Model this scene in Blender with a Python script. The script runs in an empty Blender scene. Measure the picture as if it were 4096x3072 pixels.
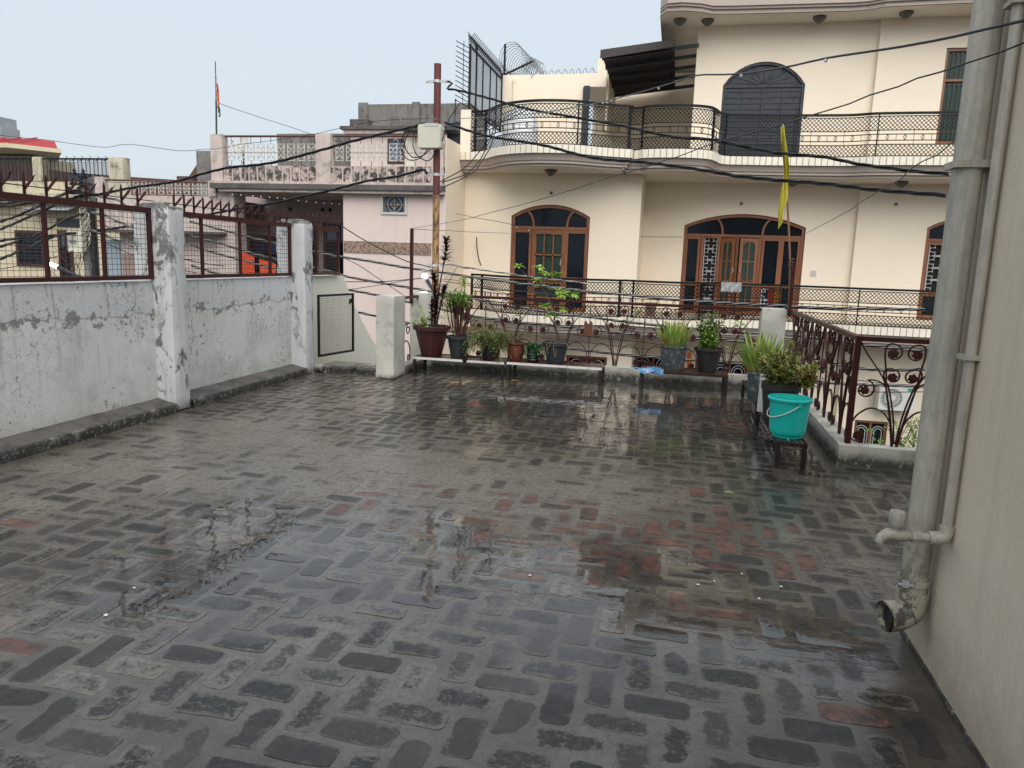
import bpy, math, random
from mathutils import Vector, Matrix, noise
random.seed(7)
R = math.radians
S = bpy.context.scene
COL = S.collection

# ------------------------------------------------------------------ camera
cam = bpy.data.cameras.new('camera'); camo = bpy.data.objects.new('camera', cam); COL.objects.link(camo)
cam.sensor_fit = 'HORIZONTAL'; cam.sensor_width = 36.0; cam.lens = 737.62 / 1024 * 36
cam.clip_start = 0.05; cam.clip_end = 2000
camo.matrix_world = Matrix(((0.97534967, -0.06793347, 0.20994777, 0), (0.21817927, 0.15448244, -0.96360416, 0),
                            (0.03302773, 0.98565725, 0.16549607, 1.55), (0, 0, 0, 1)))
S.camera = camo
# ------------------------------------------------------------------ overcast sky, veiled sun, exposure
SUN_EL, SUN_AZ = 48, 158          # azimuth from +Y towards +X: high behind the photographer
wd = bpy.data.worlds.new('World'); S.world = wd; wd.use_nodes = True
wn = wd.node_tree.nodes; wl = wd.node_tree.links; wn.clear()
sky = wn.new('ShaderNodeTexSky'); sky.sky_type = 'NISHITA'; sky.sun_disc = False
sky.sun_elevation = R(SUN_EL); sky.sun_rotation = R(SUN_AZ); sky.dust_density = 6; sky.air_density = 1.2
sc = wn.new('ShaderNodeVectorMath'); sc.operation = 'SCALE'; sc.inputs['Scale'].default_value = 0.10
cl = wn.new('ShaderNodeMix'); cl.data_type = 'RGBA'; cl.inputs[0].default_value = 0.90
cl.inputs[7].default_value = (3.32, 3.70, 4.02, 1)     # the even rain-cloud layer
bg = wn.new('ShaderNodeBackground'); bg.inputs['Strength'].default_value = 0.11
ow = wn.new('ShaderNodeOutputWorld')
wl.new(sky.outputs[0], sc.inputs[0]); wl.new(sky.outputs[0], cl.inputs[6]); wl.new(cl.outputs[2], bg.inputs[0]); wl.new(bg.outputs[0], ow.inputs[0])
wn.remove(sc)
sl = bpy.data.lights.new('sun', 'SUN'); sl.energy = 1.5; sl.angle = R(70); sl.color = (1.0, 0.97, 0.93)
so = bpy.data.objects.new('sun', sl); COL.objects.link(so)
sd = Vector((math.sin(R(SUN_AZ)) * math.cos(R(SUN_EL)), math.cos(R(SUN_AZ)) * math.cos(R(SUN_EL)), math.sin(R(SUN_EL))))
so.rotation_euler = sd.to_track_quat('Z', 'Y').to_euler()
S.view_settings.view_transform = 'Standard'; S.view_settings.look = 'None'
S.cycles.max_bounces = 6; S.cycles.diffuse_bounces = 3; S.cycles.glossy_bounces = 3; S.cycles.transmission_bounces = 3; S.cycles.caustics_reflective = False; S.cycles.caustics_refractive = False
S.view_settings.exposure = 1.0; S.view_settings.gamma = 1.0; S.view_settings.use_curve_mapping = False

# ------------------------------------------------------------------ mesh helpers
class G:
    def __init__(s): s.v = []; s.f = []
    def add(s, vs, fs):
        o = len(s.v); s.v += [tuple(p) for p in vs]; s.f += [tuple(i + o for i in f) for f in fs]; return s
    def box(s, x0, y0, z0, x1, y1, z1):
        return s.add([(x0,y0,z0),(x1,y0,z0),(x1,y1,z0),(x0,y1,z0),(x0,y0,z1),(x1,y0,z1),(x1,y1,z1),(x0,y1,z1)],
                     [(0,3,2,1),(4,5,6,7),(0,1,5,4),(1,2,6,5),(2,3,7,6),(3,0,4,7)])
    def bar(s, p, q, w, h, up=(0,0,1)):
        p = Vector(p); q = Vector(q); d = (q - p).normalized(); u = Vector(up)
        if abs(d.dot(u)) > .98: u = Vector((0,1,0))
        a = d.cross(u).normalized() * (w/2); b = a.cross(d).normalized() * (h/2)
        return s.add([p-a-b,p+a-b,p+a+b,p-a+b,q-a-b,q+a-b,q+a+b,q-a+b],
                     [(0,3,2,1),(4,5,6,7),(0,1,5,4),(1,2,6,5),(2,3,7,6),(3,0,4,7)])
    def tube(s, pts, r, n=6, cap=True):
        pts = [Vector(p) for p in pts]; m = len(pts)
        if m < 2: return s
        t = [(pts[min(i+1,m-1)] - pts[max(i-1,0)]).normalized() for i in range(m)]
        u = Vector((0,0,1)) if abs(t[0].z) < .9 else Vector((1,0,0))
        u = (u - t[0]*u.dot(t[0])).normalized(); vs = []
        for i in range(m):
            u = u - t[i]*u.dot(t[i]); u = u.normalized() if u.length > 1e-6 else t[i].orthogonal().normalized()
            w = t[i].cross(u); rr = r[i] if isinstance(r, (list, tuple)) else r
            vs += [pts[i] + (u*math.cos(2*math.pi*k/n) + w*math.sin(2*math.pi*k/n))*rr for k in range(n)]
        fs = [(i*n+k, i*n+(k+1)%n, (i+1)*n+(k+1)%n, (i+1)*n+k) for i in range(m-1) for k in range(n)]
        if cap: fs += [tuple(range(n-1,-1,-1)), tuple(range((m-1)*n, m*n))]
        return s.add(vs, fs)
    def lathe(s, prof, n, c=(0,0,0), fn=None, rot=0, cap=True):
        vs = []
        for (r, z) in prof:
            for k in range(n):
                a = rot + 2*math.pi*k/n; rr = r*(fn(a, z) if fn else 1)
                vs.append((c[0]+rr*math.cos(a), c[1]+rr*math.sin(a), c[2]+z))
        m = len(prof)
        fs = [(i*n+k, i*n+(k+1)%n, (i+1)*n+(k+1)%n, (i+1)*n+k) for i in range(m-1) for k in range(n)]
        if cap: fs += [tuple(range(n-1,-1,-1)), tuple(range((m-1)*n, m*n))]
        return s.add(vs, fs)
    def ball(s, c, r, n=6, m=4, sz=1):
        prof = [(max(r*math.sin(math.pi*i/m), r*.02), -r*sz*math.cos(math.pi*i/m)) for i in range(m+1)]
        return s.lathe(prof, n, c)
    def prism(s, pts, mp, d0, d1):           # pts: 2D polygon, mp(u,v,d) -> world
        n = len(pts)
        return s.add([mp(u,v,d0) for u,v in pts] + [mp(u,v,d1) for u,v in pts],
                     [tuple(range(n)), tuple(range(2*n-1,n-1,-1))] + [(i, i+n, (i+1)%n+n, (i+1)%n) for i in range(n)])
    def sweep(s, pts, w, mp, d0, d1, closed=False):   # flat bar along a 2D line
        n = len(pts); L = []; Rr = []
        for i in range(n):
            a = pts[(i-1)%n] if (closed or i) else pts[i]; b = pts[(i+1)%n] if (closed or i < n-1) else pts[i]
            p = pts[i]; d1v = Vector((p[0]-a[0], p[1]-a[1])); d2v = Vector((b[0]-p[0], b[1]-p[1]))
            if d1v.length < 1e-9: d1v = d2v
            if d2v.length < 1e-9: d2v = d1v
            d1v.normalize(); d2v.normalize(); t = d1v + d2v
            t = t.normalized() if t.length > 1e-6 else d1v
            k = w/2 / max(.5, abs(t.dot(d1v)))
            L.append((p[0]-t.y*k, p[1]+t.x*k)); Rr.append((p[0]+t.y*k, p[1]-t.x*k))
        vs = []
        for i in range(n): vs += [mp(*L[i],d0), mp(*Rr[i],d0), mp(*Rr[i],d1), mp(*L[i],d1)]
        fs = []
        for i in range(n if closed else n-1):
            a = 4*i; b = 4*((i+1)%n)
            fs += [(a+k, b+k, b+(k+1)%4, a+(k+1)%4) for k in range(4)]
        if not closed: fs += [(3,2,1,0), (4*n-4,4*n-3,4*n-2,4*n-1)]
        return s.add(vs, fs)
    def rough(s, x0, y0, z0, x1, y1, z1, st=.06, am=.006, rd=.012, seed=0):   # hand-plastered block
        def ax(a, b): n = max(1, int(round((b-a)/st))); n = min(n, 90); return [a+(b-a)*i/n for i in range(n+1)]
        X, Y, Z = ax(x0,x1), ax(y0,y1), ax(z0,z1); idx = {}
        c = Vector(((x0+x1)/2,(y0+y1)/2,(z0+z1)/2)); hf = Vector(((x1-x0)/2,(y1-y0)/2,(z1-z0)/2))
        def vid(i,j,k):
            key = (i,j,k)
            if key in idx: return idx[key]
            p = Vector((X[i],Y[j],Z[k])); on = sum((i in (0,len(X)-1), j in (0,len(Y)-1), k in (0,len(Z)-1)))
            q = p - c
            if on >= 2:
                for a in range(3):
                    if abs(abs(q[a])-hf[a]) < 1e-6: q[a] -= math.copysign(rd*.45*(1+.8*noise.noise(p*9+Vector((seed,0,0)))), q[a])
            nv = noise.noise_vector(p*5 + Vector((seed*3.1,1,2)))
            p = c + q + Vector(nv)*am*.35 + Vector(noise.noise_vector(p*21))*am*.25
            idx[key] = len(s.v); s.v.append(tuple(p)); return idx[key]
        for (A,B,fn) in ((len(X),len(Y),lambda a,b,e:(a,b,(len(Z)-1)*e)), (len(Y),len(Z),lambda a,b,e:((len(X)-1)*e,a,b)), (len(Z),len(X),lambda a,b,e:(b,(len(Y)-1)*e,a))):
            for e in (0,1):
                for a in range(A-1):
                    for b in range(B-1):
                        q = [vid(*fn(a,b,e)), vid(*fn(a+1,b,e)), vid(*fn(a+1,b+1,e)), vid(*fn(a,b+1,e))]
                        s.f.append(tuple(q if e else q[::-1]))
        return s
    def mesh(s, name, mat, off=(0,0,0), smooth=False):
        me = bpy.data.meshes.new(name)
        me.from_pydata([(p[0]-off[0], p[1]-off[1], p[2]-off[2]) for p in s.v], [], s.f)
        if mat: me.materials.append(mat)
        if smooth:
            me.polygons.foreach_set('use_smooth', [True]*len(me.polygons)); me.set_sharp_from_angle(angle=R(38))
        me.update(); return me
    def build(s, name, mat, parent, smooth=False, label=None, stuff=False):
        off = rootloc(parent); o = bpy.data.objects.new(name, s.mesh(name, mat, off, smooth)); COL.objects.link(o); o.parent = parent
        if label: o['label'] = label
        if stuff: o['kind'] = 'stuff'
        return o
def rootloc(o):
    while o.parent: o = o.parent
    return o.location
def tag(o, label, cat, group=None):
    o['label'] = label; o['category'] = cat
    if group: o['group'] = group
    return o
def thing(name, loc, label, cat, group=None):
    o = bpy.data.objects.new(name, None); COL.objects.link(o); o.location = loc; o.empty_display_size = .1
    return tag(o, label, cat, group)
def solo(name, g, mat, loc, label, cat, group=None, smooth=False):
    o = bpy.data.objects.new(name, g.mesh(name, mat, loc, smooth)); COL.objects.link(o); o.location = loc
    return tag(o, label, cat, group)
def struct(name, g, mat, smooth=False):
    o = bpy.data.objects.new(name, g.mesh(name, mat, (0,0,0), smooth)); COL.objects.link(o); o['kind'] = 'structure'; return o
def place(name, me, parent, loc, rot=(0,0,0), scale=(1,1,1)):      # a piece that shares its mesh
    o = bpy.data.objects.new(name, me); COL.objects.link(o); o.parent = parent
    o.location = Vector(loc) - Vector(rootloc(parent)); o.rotation_euler = rot; o.scale = scale; return o
def smoothpath(pts, step=.1):                # Catmull-Rom resample
    P = [Vector(p) for p in pts]; out = []
    for i in range(len(P)-1):
        a = P[max(i-1,0)]; b = P[i]; c = P[i+1]; d = P[min(i+2,len(P)-1)]
        n = max(1, int((c-b).length/step))
        for k in range(n):
            t = k/n; out.append(.5*((2*b)+(c-a)*t+(2*a-5*b+4*c-d)*t*t+(3*b-a-3*c+d)*t**3))
    out.append(P[-1]); return out
def FX(y0): return lambda u,v,d: (u, y0-d, v)      # plane facing the viewer (-Y); d is proud of it
def FY(x0): return lambda u,v,d: (x0+d, u, v)      # plane facing +X
def FYm(x0): return lambda u,v,d: (x0-d, u, v)
def arc(cx, cy, r, a0, a1, n=10): return [(cx+r*math.cos(R(a0+(a1-a0)*i/n)), cy+r*math.sin(R(a0+(a1-a0)*i/n))) for i in range(n+1)]

# ------------------------------------------------------------------ material helpers
class N:
    def __init__(s, name):
        s.m = bpy.data.materials.new(name); s.m.use_nodes = True; s.t = s.m.node_tree; s.t.nodes.clear()
        s.out = s.t.nodes.new('ShaderNodeOutputMaterial'); s.p = s.t.nodes.new('ShaderNodeBsdfPrincipled')
        s.t.links.new(s.p.outputs[0], s.out.inputs[0]); s.geo = s.t.nodes.new('ShaderNodeNewGeometry'); s.pos = s.geo.outputs['Position']
    def put(s, sock, v):
        if isinstance(v, bpy.types.NodeSocket): s.t.links.new(v, sock)
        else:
            if isinstance(v, tuple) and len(v) == 3 and sock.type == 'RGBA': v = (*v, 1)
            sock.default_value = v
    def set(s, **k):
        for a, v in k.items(): s.put(s.p.inputs[a.replace('_', ' ')], v)
        return s
    def map(s, sc, off=(0,0,0), src=None):
        n = s.t.nodes.new('ShaderNodeMapping'); s.put(n.inputs[0], src or s.pos); n.inputs['Scale'].default_value = sc if isinstance(sc, tuple) else (sc,)*3
        n.inputs['Location'].default_value = off; return n.outputs[0]
    def noise(s, scale, detail=4, rough=.55, vec=None, dist=0, col=False):
        n = s.t.nodes.new('ShaderNodeTexNoise'); s.put(n.inputs['Vector'], vec or s.pos); n.inputs['Scale'].default_value = scale
        n.inputs['Detail'].default_value = detail; n.inputs['Roughness'].default_value = rough; n.inputs['Distortion'].default_value = dist
        return n.outputs['Color' if col else 'Fac']
    def vor(s, scale, vec=None, feat='DISTANCE_TO_EDGE'):
        n = s.t.nodes.new('ShaderNodeTexVoronoi'); n.feature = feat; s.put(n.inputs['Vector'], vec or s.pos); n.inputs['Scale'].default_value = scale
        return n.outputs['Distance']
    def ramp(s, fac, *st):
        n = s.t.nodes.new('ShaderNodeValToRGB'); s.put(n.inputs[0], fac); e = n.color_ramp.elements
        while len(e) < len(st): e.new(.5)
        for i, (p, c) in enumerate(st):
            e[i].position = p; e[i].color = (c,c,c,1) if not isinstance(c, tuple) else (*c[:3],1)
        return n.outputs[0]
    def mix(s, f, a, b, mode='MIX'):
        n = s.t.nodes.new('ShaderNodeMix'); n.data_type = 'RGBA'; n.blend_type = mode
        s.put(n.inputs[0], f); s.put(n.inputs[6], a); s.put(n.inputs[7], b); return n.outputs[2]
    def math(s, op, a, b=0.0, c=0.0):
        n = s.t.nodes.new('ShaderNodeMath'); n.operation = op
        s.put(n.inputs[0], a); s.put(n.inputs[1], b); s.put(n.inputs[2], c); return n.outputs[0]
    def attr(s, name):
        n = s.t.nodes.new('ShaderNodeAttribute'); n.attribute_name = name; return n.outputs['Color']
    def sep(s, v):
        n = s.t.nodes.new('ShaderNodeSeparateXYZ'); s.put(n.inputs[0], v); return n.outputs
    def bump(s, h, strength=.3, dist=.01, nrm=None):
        n = s.t.nodes.new('ShaderNodeBump'); s.put(n.inputs['Height'], h); n.inputs['Strength'].default_value = strength; n.inputs['Distance'].default_value = dist
        if nrm: s.put(n.inputs['Normal'], nrm)
        return n.outputs[0]
def mul(c, k): return tuple(min(1, x*k) for x in c)
def paint(name, col, rough=.65, var=.10, dirt=.25, dcol=None, streak=.18, bump=.15, scale=1.0, bscale=60, dr=(.5,.72)):
    n = N(name); a = n.noise(1.3*scale, 6, .6); c = n.mix(n.ramp(a, (.3,0.), (.75,1.)), mul(col,1-var), mul(col,1+var))
    st = n.ramp(n.noise(1, 5, .6, n.map((7*scale,7*scale,.45*scale))), (.52,0.), (.72,1.))
    c = n.mix(n.math('MULTIPLY', st, streak), c, dcol or mul(col,.55))
    d = n.ramp(n.noise(2.6*scale, 8, .68, n.map(1,(3,7,1))), (dr[0],0.), (dr[1],1.))
    c = n.mix(n.math('MULTIPLY', d, dirt), c, dcol or mul(col,.5))
    n.set(Base_Color=c, Roughness=n.math('MULTIPLY_ADD', n.noise(9,3), .25, rough-.12), Normal=n.bump(n.noise(bscale,4,.6), bump, .004))
    return n.m
def metal(name, col, rough=.45, rust=.3, rcol=(.16,.06,.03), spec=.5, met=0.0, rs=9):
    n = N(name); f = n.ramp(n.noise(rs, 6, .65), (.5,0.), (.68,1.))
    c = n.mix(n.math('MULTIPLY', f, rust), n.mix(n.noise(3,3), mul(col,.8), mul(col,1.2)), rcol)
    n.set(Base_Color=c, Roughness=n.math('MULTIPLY_ADD', f, .3, rough), Metallic=met, Specular_IOR_Level=spec, Normal=n.bump(n.noise(120,3), .12, .002))
    return n.m
def plain(name, col, rough=.5, spec=.5, var=.15, sc=8, bump=0, bs=80):
    n = N(name); n.set(Base_Color=n.mix(n.noise(sc,4), mul(col,1-var), mul(col,1+var)), Roughness=rough, Specular_IOR_Level=spec)
    if bump: n.set(Normal=n.bump(n.noise(bs,4), bump, .004))
    return n.m
def leafmat(name, a, b, tip=None, rough=.4, sc=14, tl=.25):
    n = N(name); c = n.mix(n.ramp(n.noise(sc,3), (.35,0.), (.65,1.)), a, b)
    if tip: c = n.mix(n.ramp(n.noise(sc*.7,4,.6,n.map(1,(9,2,5))), (.56,0.), (.66,1.)), c, tip)
    n.set(Base_Color=c, Roughness=rough, Specular_IOR_Level=.5)
    tr = n.t.nodes.new('ShaderNodeBsdfTranslucent'); n.put(tr.inputs[0], c); mx = n.t.nodes.new('ShaderNodeMixShader'); mx.inputs[0].default_value = tl
    n.t.links.new(n.p.outputs[0], mx.inputs[1]); n.t.links.new(tr.outputs[0], mx.inputs[2]); n.t.links.new(mx.outputs[0], n.out.inputs[0])
    return n.m
def emit(name, col, k):
    n = N(name); n.set(Base_Color=col, Emission_Color=col, Emission_Strength=k); return n.m

def wetfilm(n, base, film=None):
    # a rain film over the paving: standing water in the dips, a thin broken film elsewhere
    s = n.sep(n.pos)
    def dip(cx, cy, rx, ry):
        dx = n.math('DIVIDE', n.math('SUBTRACT', s[0], cx), rx); dy = n.math('DIVIDE', n.math('SUBTRACT', s[1], cy), ry)
        return n.math('SUBTRACT', 1.0, n.math('ADD', n.math('MULTIPLY', dx, dx), n.math('MULTIPLY', dy, dy)))
    low = n.math('MAXIMUM', dip(-1.7,3.30,1.9,.95), n.math('MAXIMUM', dip(-.3,3.3,1.1,.9), dip(.0,7.6,2.8,2.2)))
    pud = n.ramp(n.math('ADD', n.math('MULTIPLY', n.math('MAXIMUM', low, -.6), .20), n.noise(1.3, 5, .62, n.map((1,1,0),(1.7,.4,0)))), (.45,0.), (.62,1.))
    dry = n.math('SUBTRACT', 1.0, pud); grain = n.noise(30, 3, .6)
    rip = n.math('ADD', n.noise(1, 3, .6, n.map((8,20,1)), 1.0), n.math('MULTIPLY', n.math('MULTIPLY', n.noise(75,4,.7), dry), .55))
    bn = n.t.nodes.new('ShaderNodeBump'); bn.inputs['Distance'].default_value = .012; n.put(bn.inputs['Height'], rip); n.put(bn.inputs['Strength'], n.math('MULTIPLY_ADD', dry, .20, .022))
    n.set(Base_Color=base, Roughness=n.math('MULTIPLY_ADD', grain, .3, .4), Specular_IOR_Level=.15, Normal=n.bump(n.noise(24,5,.7), .6, .008),
          Coat_Weight=n.math('MAXIMUM', n.math('MULTIPLY', pud, .9), film) if film else 1.0, Coat_IOR=1.62, Coat_Normal=bn.outputs[0], Coat_Roughness=n.math('MULTIPLY_ADD', dry, n.math('MULTIPLY_ADD', grain, .14, .02), .008))
def cement(n, lightness):
    l = n.math('ADD', lightness, n.math('MULTIPLY_ADD', n.noise(3.2,7,.72), 1.1, -.55)); l = n.ramp(l, (.12,0.),(.85,1.))
    c = n.mix(l, (.025,.0205,.0155), (.162,.141,.115))
    return n.mix(n.math('MULTIPLY', n.ramp(n.noise(30,6,.75),(.50,0.),(.60,1.)), .65), c, (.034,.030,.026))
def mat_mortar():
    n = N('wet_cement'); wetfilm(n, cement(n, n.sep(n.attr('stain'))[0])); return n.m
def mat_brick():
    n = N('wet_paving_brick'); at = n.t.nodes.new('ShaderNodeAttribute'); at.attribute_name = 'tone'; s = n.sep(at.outputs['Color']); ed = at.outputs['Alpha']
    dark = n.mix(s[0], (.008,.0075,.007), (.042,.036,.032)); dark = n.mix(n.math('MULTIPLY', n.ramp(n.noise(16,5,.7),(.45,0.),(.7,1.)), .35), dark, (.075,.067,.06))
    red = n.mix(n.noise(20,3), (.13,.048,.033), (.22,.098,.068))
    rm = n.math('MULTIPLY', s[1], n.ramp(n.noise(11,5,.65),(.36,0.),(.58,1.))); c = n.mix(rm, dark, red)
    # cement smeared over the brick, mostly from its edges inwards
    lv = n.math('ADD', n.math('MULTIPLY_ADD', s[2], .52, -.28), n.math('MULTIPLY', n.math('POWER', ed, 1.3), .29))
    sm = n.ramp(n.math('ADD', n.math('MULTIPLY_ADD', n.noise(14,8,.80), 1.5, -.25), lv), (.53,0.),(.62,1.))
    sp = n.ramp(n.math('ADD', n.noise(36,6,.78), n.math('MULTIPLY_ADD', s[2], .26, -.08)), (.55,0.),(.62,1.)); sm = n.math('MAXIMUM', sm, n.math('MULTIPLY', sp, .75))
    c = n.mix(n.math('MULTIPLY', sm, .95), c, cement(n, n.math('ADD', s[2], .04)))
    wetfilm(n, c, n.math('MULTIPLY_ADD', sm, .45, .45)); return n.m      # bare brick drinks the water, cement keeps the film
def mat_whitewash():
    n = N('old_whitewash'); p = n.pos
    c = n.mix(n.ramp(n.noise(.8,5,.6),(.3,0.),(.7,1.)), (.58,.575,.555), (.74,.735,.71))
    c = n.mix(n.math('MULTIPLY', n.ramp(n.noise(2.4,6,.7,n.map(1,(1,5,2))),(.48,0.),(.68,1.)), .5), c, (.36,.35,.335))
    z = n.sep(p)[2]
    # a bluish second coat on the top course, ending in a ragged line
    zz = n.math('ADD', z, n.math('MULTIPLY', n.noise(2.0,5,.6), .22))
    band = n.math('GREATER_THAN', zz, 1.06); c = n.mix(n.math('MULTIPLY', band, .55), c, (.54,.57,.60))
    dl = n.math('ABSOLUTE', n.math('SUBTRACT', zz, 1.06)); ln = n.ramp(dl, (.0,1.),(.012,0.)); c = n.mix(n.math('MULTIPLY', ln, .6), c, (.22,.21,.19))
    # runs of dirt hanging from that line
    st = n.ramp(n.noise(1,5,.65,n.map((11,11,.9))),(.55,0.),(.66,1.)); sh = n.ramp(z,(.30,0.),(.95,1.))
    c = n.mix(n.math('MULTIPLY', n.math('MULTIPLY', st, sh), .6), c, (.24,.215,.18))
    # flakes: small everywhere in drifts, larger along the line
    drift = n.ramp(n.noise(1.5,4,.6,n.map(1,(2,2,9))),(.40,0.),(.62,1.)); near = n.ramp(dl,(.0,1.),(.16,0.))
    fa = n.noise(22,7,.74,n.map((1,1,.8))); fl = n.ramp(n.math('ADD', fa, n.math('MULTIPLY', drift, .12)),(.675,0.),(.695,1.))
    fb = n.ramp(n.math('ADD', n.noise(7,8,.74,n.map(1,(5,1,3)),.5), n.math('MULTIPLY', near, .15)),(.655,0.),(.67,1.)); fl = n.math('MAXIMUM', fl, fb)
    c = n.mix(n.math('MULTIPLY', fl, .85), c, n.mix(n.noise(20,3),(.12,.118,.112),(.27,.262,.248)))
    dv = n.t.nodes.new('ShaderNodeVectorMath'); dv.operation = 'ADD'; n.put(dv.inputs[0], p)
    sv = n.t.nodes.new('ShaderNodeVectorMath'); sv.operation = 'SCALE'; n.put(sv.inputs[0], n.noise(3,4,.6,None,0,True)); sv.inputs['Scale'].default_value = .42; n.t.links.new(sv.outputs[0], dv.inputs[1])
    cr = n.ramp(n.vor(7.5, dv.outputs[0]), (.0,1.),(.020,0.)); cm = n.ramp(n.noise(1.3,3,.5,n.map(1,(3,8,4))),(.44,0.),(.56,1.))
    cr = n.math('MULTIPLY', cr, cm); c = n.mix(n.math('MULTIPLY', cr, .5), c, (.25,.24,.225))
    low = n.ramp(n.math('ADD', z, n.math('MULTIPLY', n.noise(4,4), .35)), (.22,1.),(.50,0.)); c = n.mix(n.math('MULTIPLY', low, .45), c, (.40,.375,.32))
    h = n.math('SUBTRACT', n.math('MULTIPLY', n.noise(30,4,.65), .6), n.math('ADD', n.math('MULTIPLY', fl, .8), cr))
    n.set(Base_Color=c, Roughness=.72, Specular_IOR_Level=.35, Normal=n.bump(h, .45, .006)); return n.m
def mat_column():
    n = N('flaking_column_paint'); c = n.mix(n.ramp(n.noise(1,5,.6),(.3,0.),(.7,1.)), (.54,.55,.56), (.68,.69,.70))
    c = n.mix(n.math('MULTIPLY', n.ramp(n.noise(1,6,.65,n.map((11,11,1.2))),(.5,0.),(.66,1.)), .4), c, (.42,.41,.39))
    f = n.ramp(n.noise(1,9,.74,n.map((6.5,6.5,3.6)),.5),(.545,0.),(.56,1.)); g = n.ramp(n.noise(1.6,4,.6,n.map(1,(5,5,5))),(.42,0.),(.55,1.)); f = n.math('MULTIPLY', f, g)
    c = n.mix(f, c, n.mix(n.noise(14,5,.7),(.10,.10,.098),(.25,.245,.235)))
    z = n.sep(n.pos)[2]; low = n.ramp(n.math('ADD', z, n.math('MULTIPLY', n.noise(7,5), .25)), (.14,1.),(.26,0.)); c = n.mix(n.math('MULTIPLY', low, .7), c, (.16,.145,.12))
    tp = n.ramp(n.math('ADD', z, n.math('MULTIPLY', n.noise(12,5), .12)), (.0,0.),(1.,1.)); t2 = n.math('GREATER_THAN', n.math('ADD', z, n.math('MULTIPLY', n.noise(12,5), .10)), 1.965); c = n.mix(n.math('MULTIPLY', t2, .75), c, (.13,.125,.11))
    n.set(Base_Color=c, Roughness=.7, Specular_IOR_Level=.35, Normal=n.bump(n.math('SUBTRACT', n.noise(40,4), f), .5, .005)); return n.m
def mat_kerb(name, top, moss, lo=.44, hi=.56, zt=.0):
    n = N(name); c = n.mix(n.ramp(n.noise(2,6,.6),(.3,0.),(.7,1.)), mul(top,.8), mul(top,1.15))
    m = n.ramp(n.noise(6,9,.75),(lo,0.),(hi,1.)); m2 = n.ramp(n.noise(1,5,.6,n.map((8,8,2))),(.35,0.),(.6,1.))
    if zt:
        z = n.sep(n.pos)[2]; w = n.ramp(n.math('ADD', z, n.math('MULTIPLY', n.noise(9,6,.7), .14)), (zt*.75,1.),(zt*1.35,0.)); m = n.math('MAXIMUM', n.math('MULTIPLY', m, .55), w)
    c = n.mix(n.math('MULTIPLY', m, .92), c, moss); c = n.mix(n.math('MULTIPLY', n.ramp(n.noise(24,6,.7),(.55,0.),(.63,1.)), .5), c, mul(top,1.1))
    n.set(Base_Color=c, Roughness=n.math('MULTIPLY_ADD', n.noise(20,3), .3, .4), Specular_IOR_Level=.4, Normal=n.bump(n.noise(45,6,.7), .5, .006)); return n.m

MT = {}
MT['mortar'] = mat_mortar(); MT['brick'] = mat_brick(); MT['white'] = mat_whitewash(); MT['column'] = mat_column()
MT['ledge'] = mat_kerb('mossy_ledge', (.34,.325,.295), (.012,.012,.010), .30, .44)
MT['ledgetop'] = mat_kerb('weathered_ledge_top', (.125,.115,.102), (.045,.041,.036), .46, .6)
MT['parapet'] = mat_kerb('stained_parapet_plaster', (.50,.48,.42), (.025,.027,.018), .50, .62, .15)
MT['pillar'] = mat_kerb('stained_pillar_plaster', (.58,.565,.505), (.045,.047,.036), .55, .68, .095)
MT['paleplaster'] = paint('pale_green_plaster', (.74,.73,.64), .7, .04, .12, (.55,.52,.42), .12)
MT['redmetal'] = metal('maroon_painted_steel', (.046,.0095,.0095), .38, .25, (.085,.028,.016), .3)
MT['rustwhite'] = None
MT['black'] = metal('black_painted_steel', (.008,.0085,.010), .45, .1, (.04,.025,.018), .3)
MT['blackgreen'] = metal('dark_green_black_steel', (.006,.0075,.0075), .45, .06, (.03,.015,.012), .25)
MT['cream'] = paint('cream_house_paint', (.90,.785,.63), .62, .03, .10, (.77,.65,.49), .12, .05, .6)
MT['creamshade'] = MT['cream']
MT['mauve'] = paint('mauve_cornice_paint', (.45,.375,.325), .62, .03, .10, None, .10, .05)
MT['soffit'] = paint('soffit_paint', (.72,.67,.60), .65, .03, .06, None, 0, .04)
MT['tile'] = paint('cream_edge_tile', (.84,.775,.65), .45, .05, .10, (.55,.48,.38), .08, .03)
MT['grout'] = plain('tile_grout', (.42,.37,.30), .8)
MT['wood'] = None
def mat_wood():
    n = N('varnished_door_wood'); g = n.noise(1,6,.6,n.map((38,38,2.2)),.4)
    n.set(Base_Color=n.mix(n.ramp(g,(.3,0.),(.7,1.)), (.15,.053,.022), (.31,.120,.052)), Roughness=.38, Normal=n.bump(g,.1,.002)); return n.m
MT['wood'] = mat_wood()
MT['glass'] = plain('dark_window_glass', (.006,.010,.017), .10, .22, .3, 2)
MT['greenglass'] = plain('green_curtained_glass', (.030,.050,.040), .15, .25, .4, 5)
MT['whitegrille'] = metal('white_grille_paint', (.62,.63,.66), .4, .05)
MT['dooriron'] = metal('charcoal_door_steel', (.022,.028,.038), .45, .0)
MT['pvc'] = None
MT['rubber'] = plain('black_cable_rubber', (.007,.0075,.009), .30, .35, .3, 30)
MT['wiregrey'] = plain('grey_wire', (.055,.052,.05), .4, .5, .3, 30)
MT['palecable'] = plain('weathered_grey_cable',(.20,.20,.20),.4,.5,.25,20)
MT['silver'] = metal('galvanised_steel', (.55,.57,.58), .38, .25, (.25,.2,.16), .5, .6)
MT['wire_mesh'] = metal('rusty_wire_mesh', (.055,.032,.026), .5, .4)
MT['benchtop'] = None
MT['street'] = plain('wet_street_asphalt', (.055,.055,.055), .35, .5, .3, 2, .3, 60)

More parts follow.
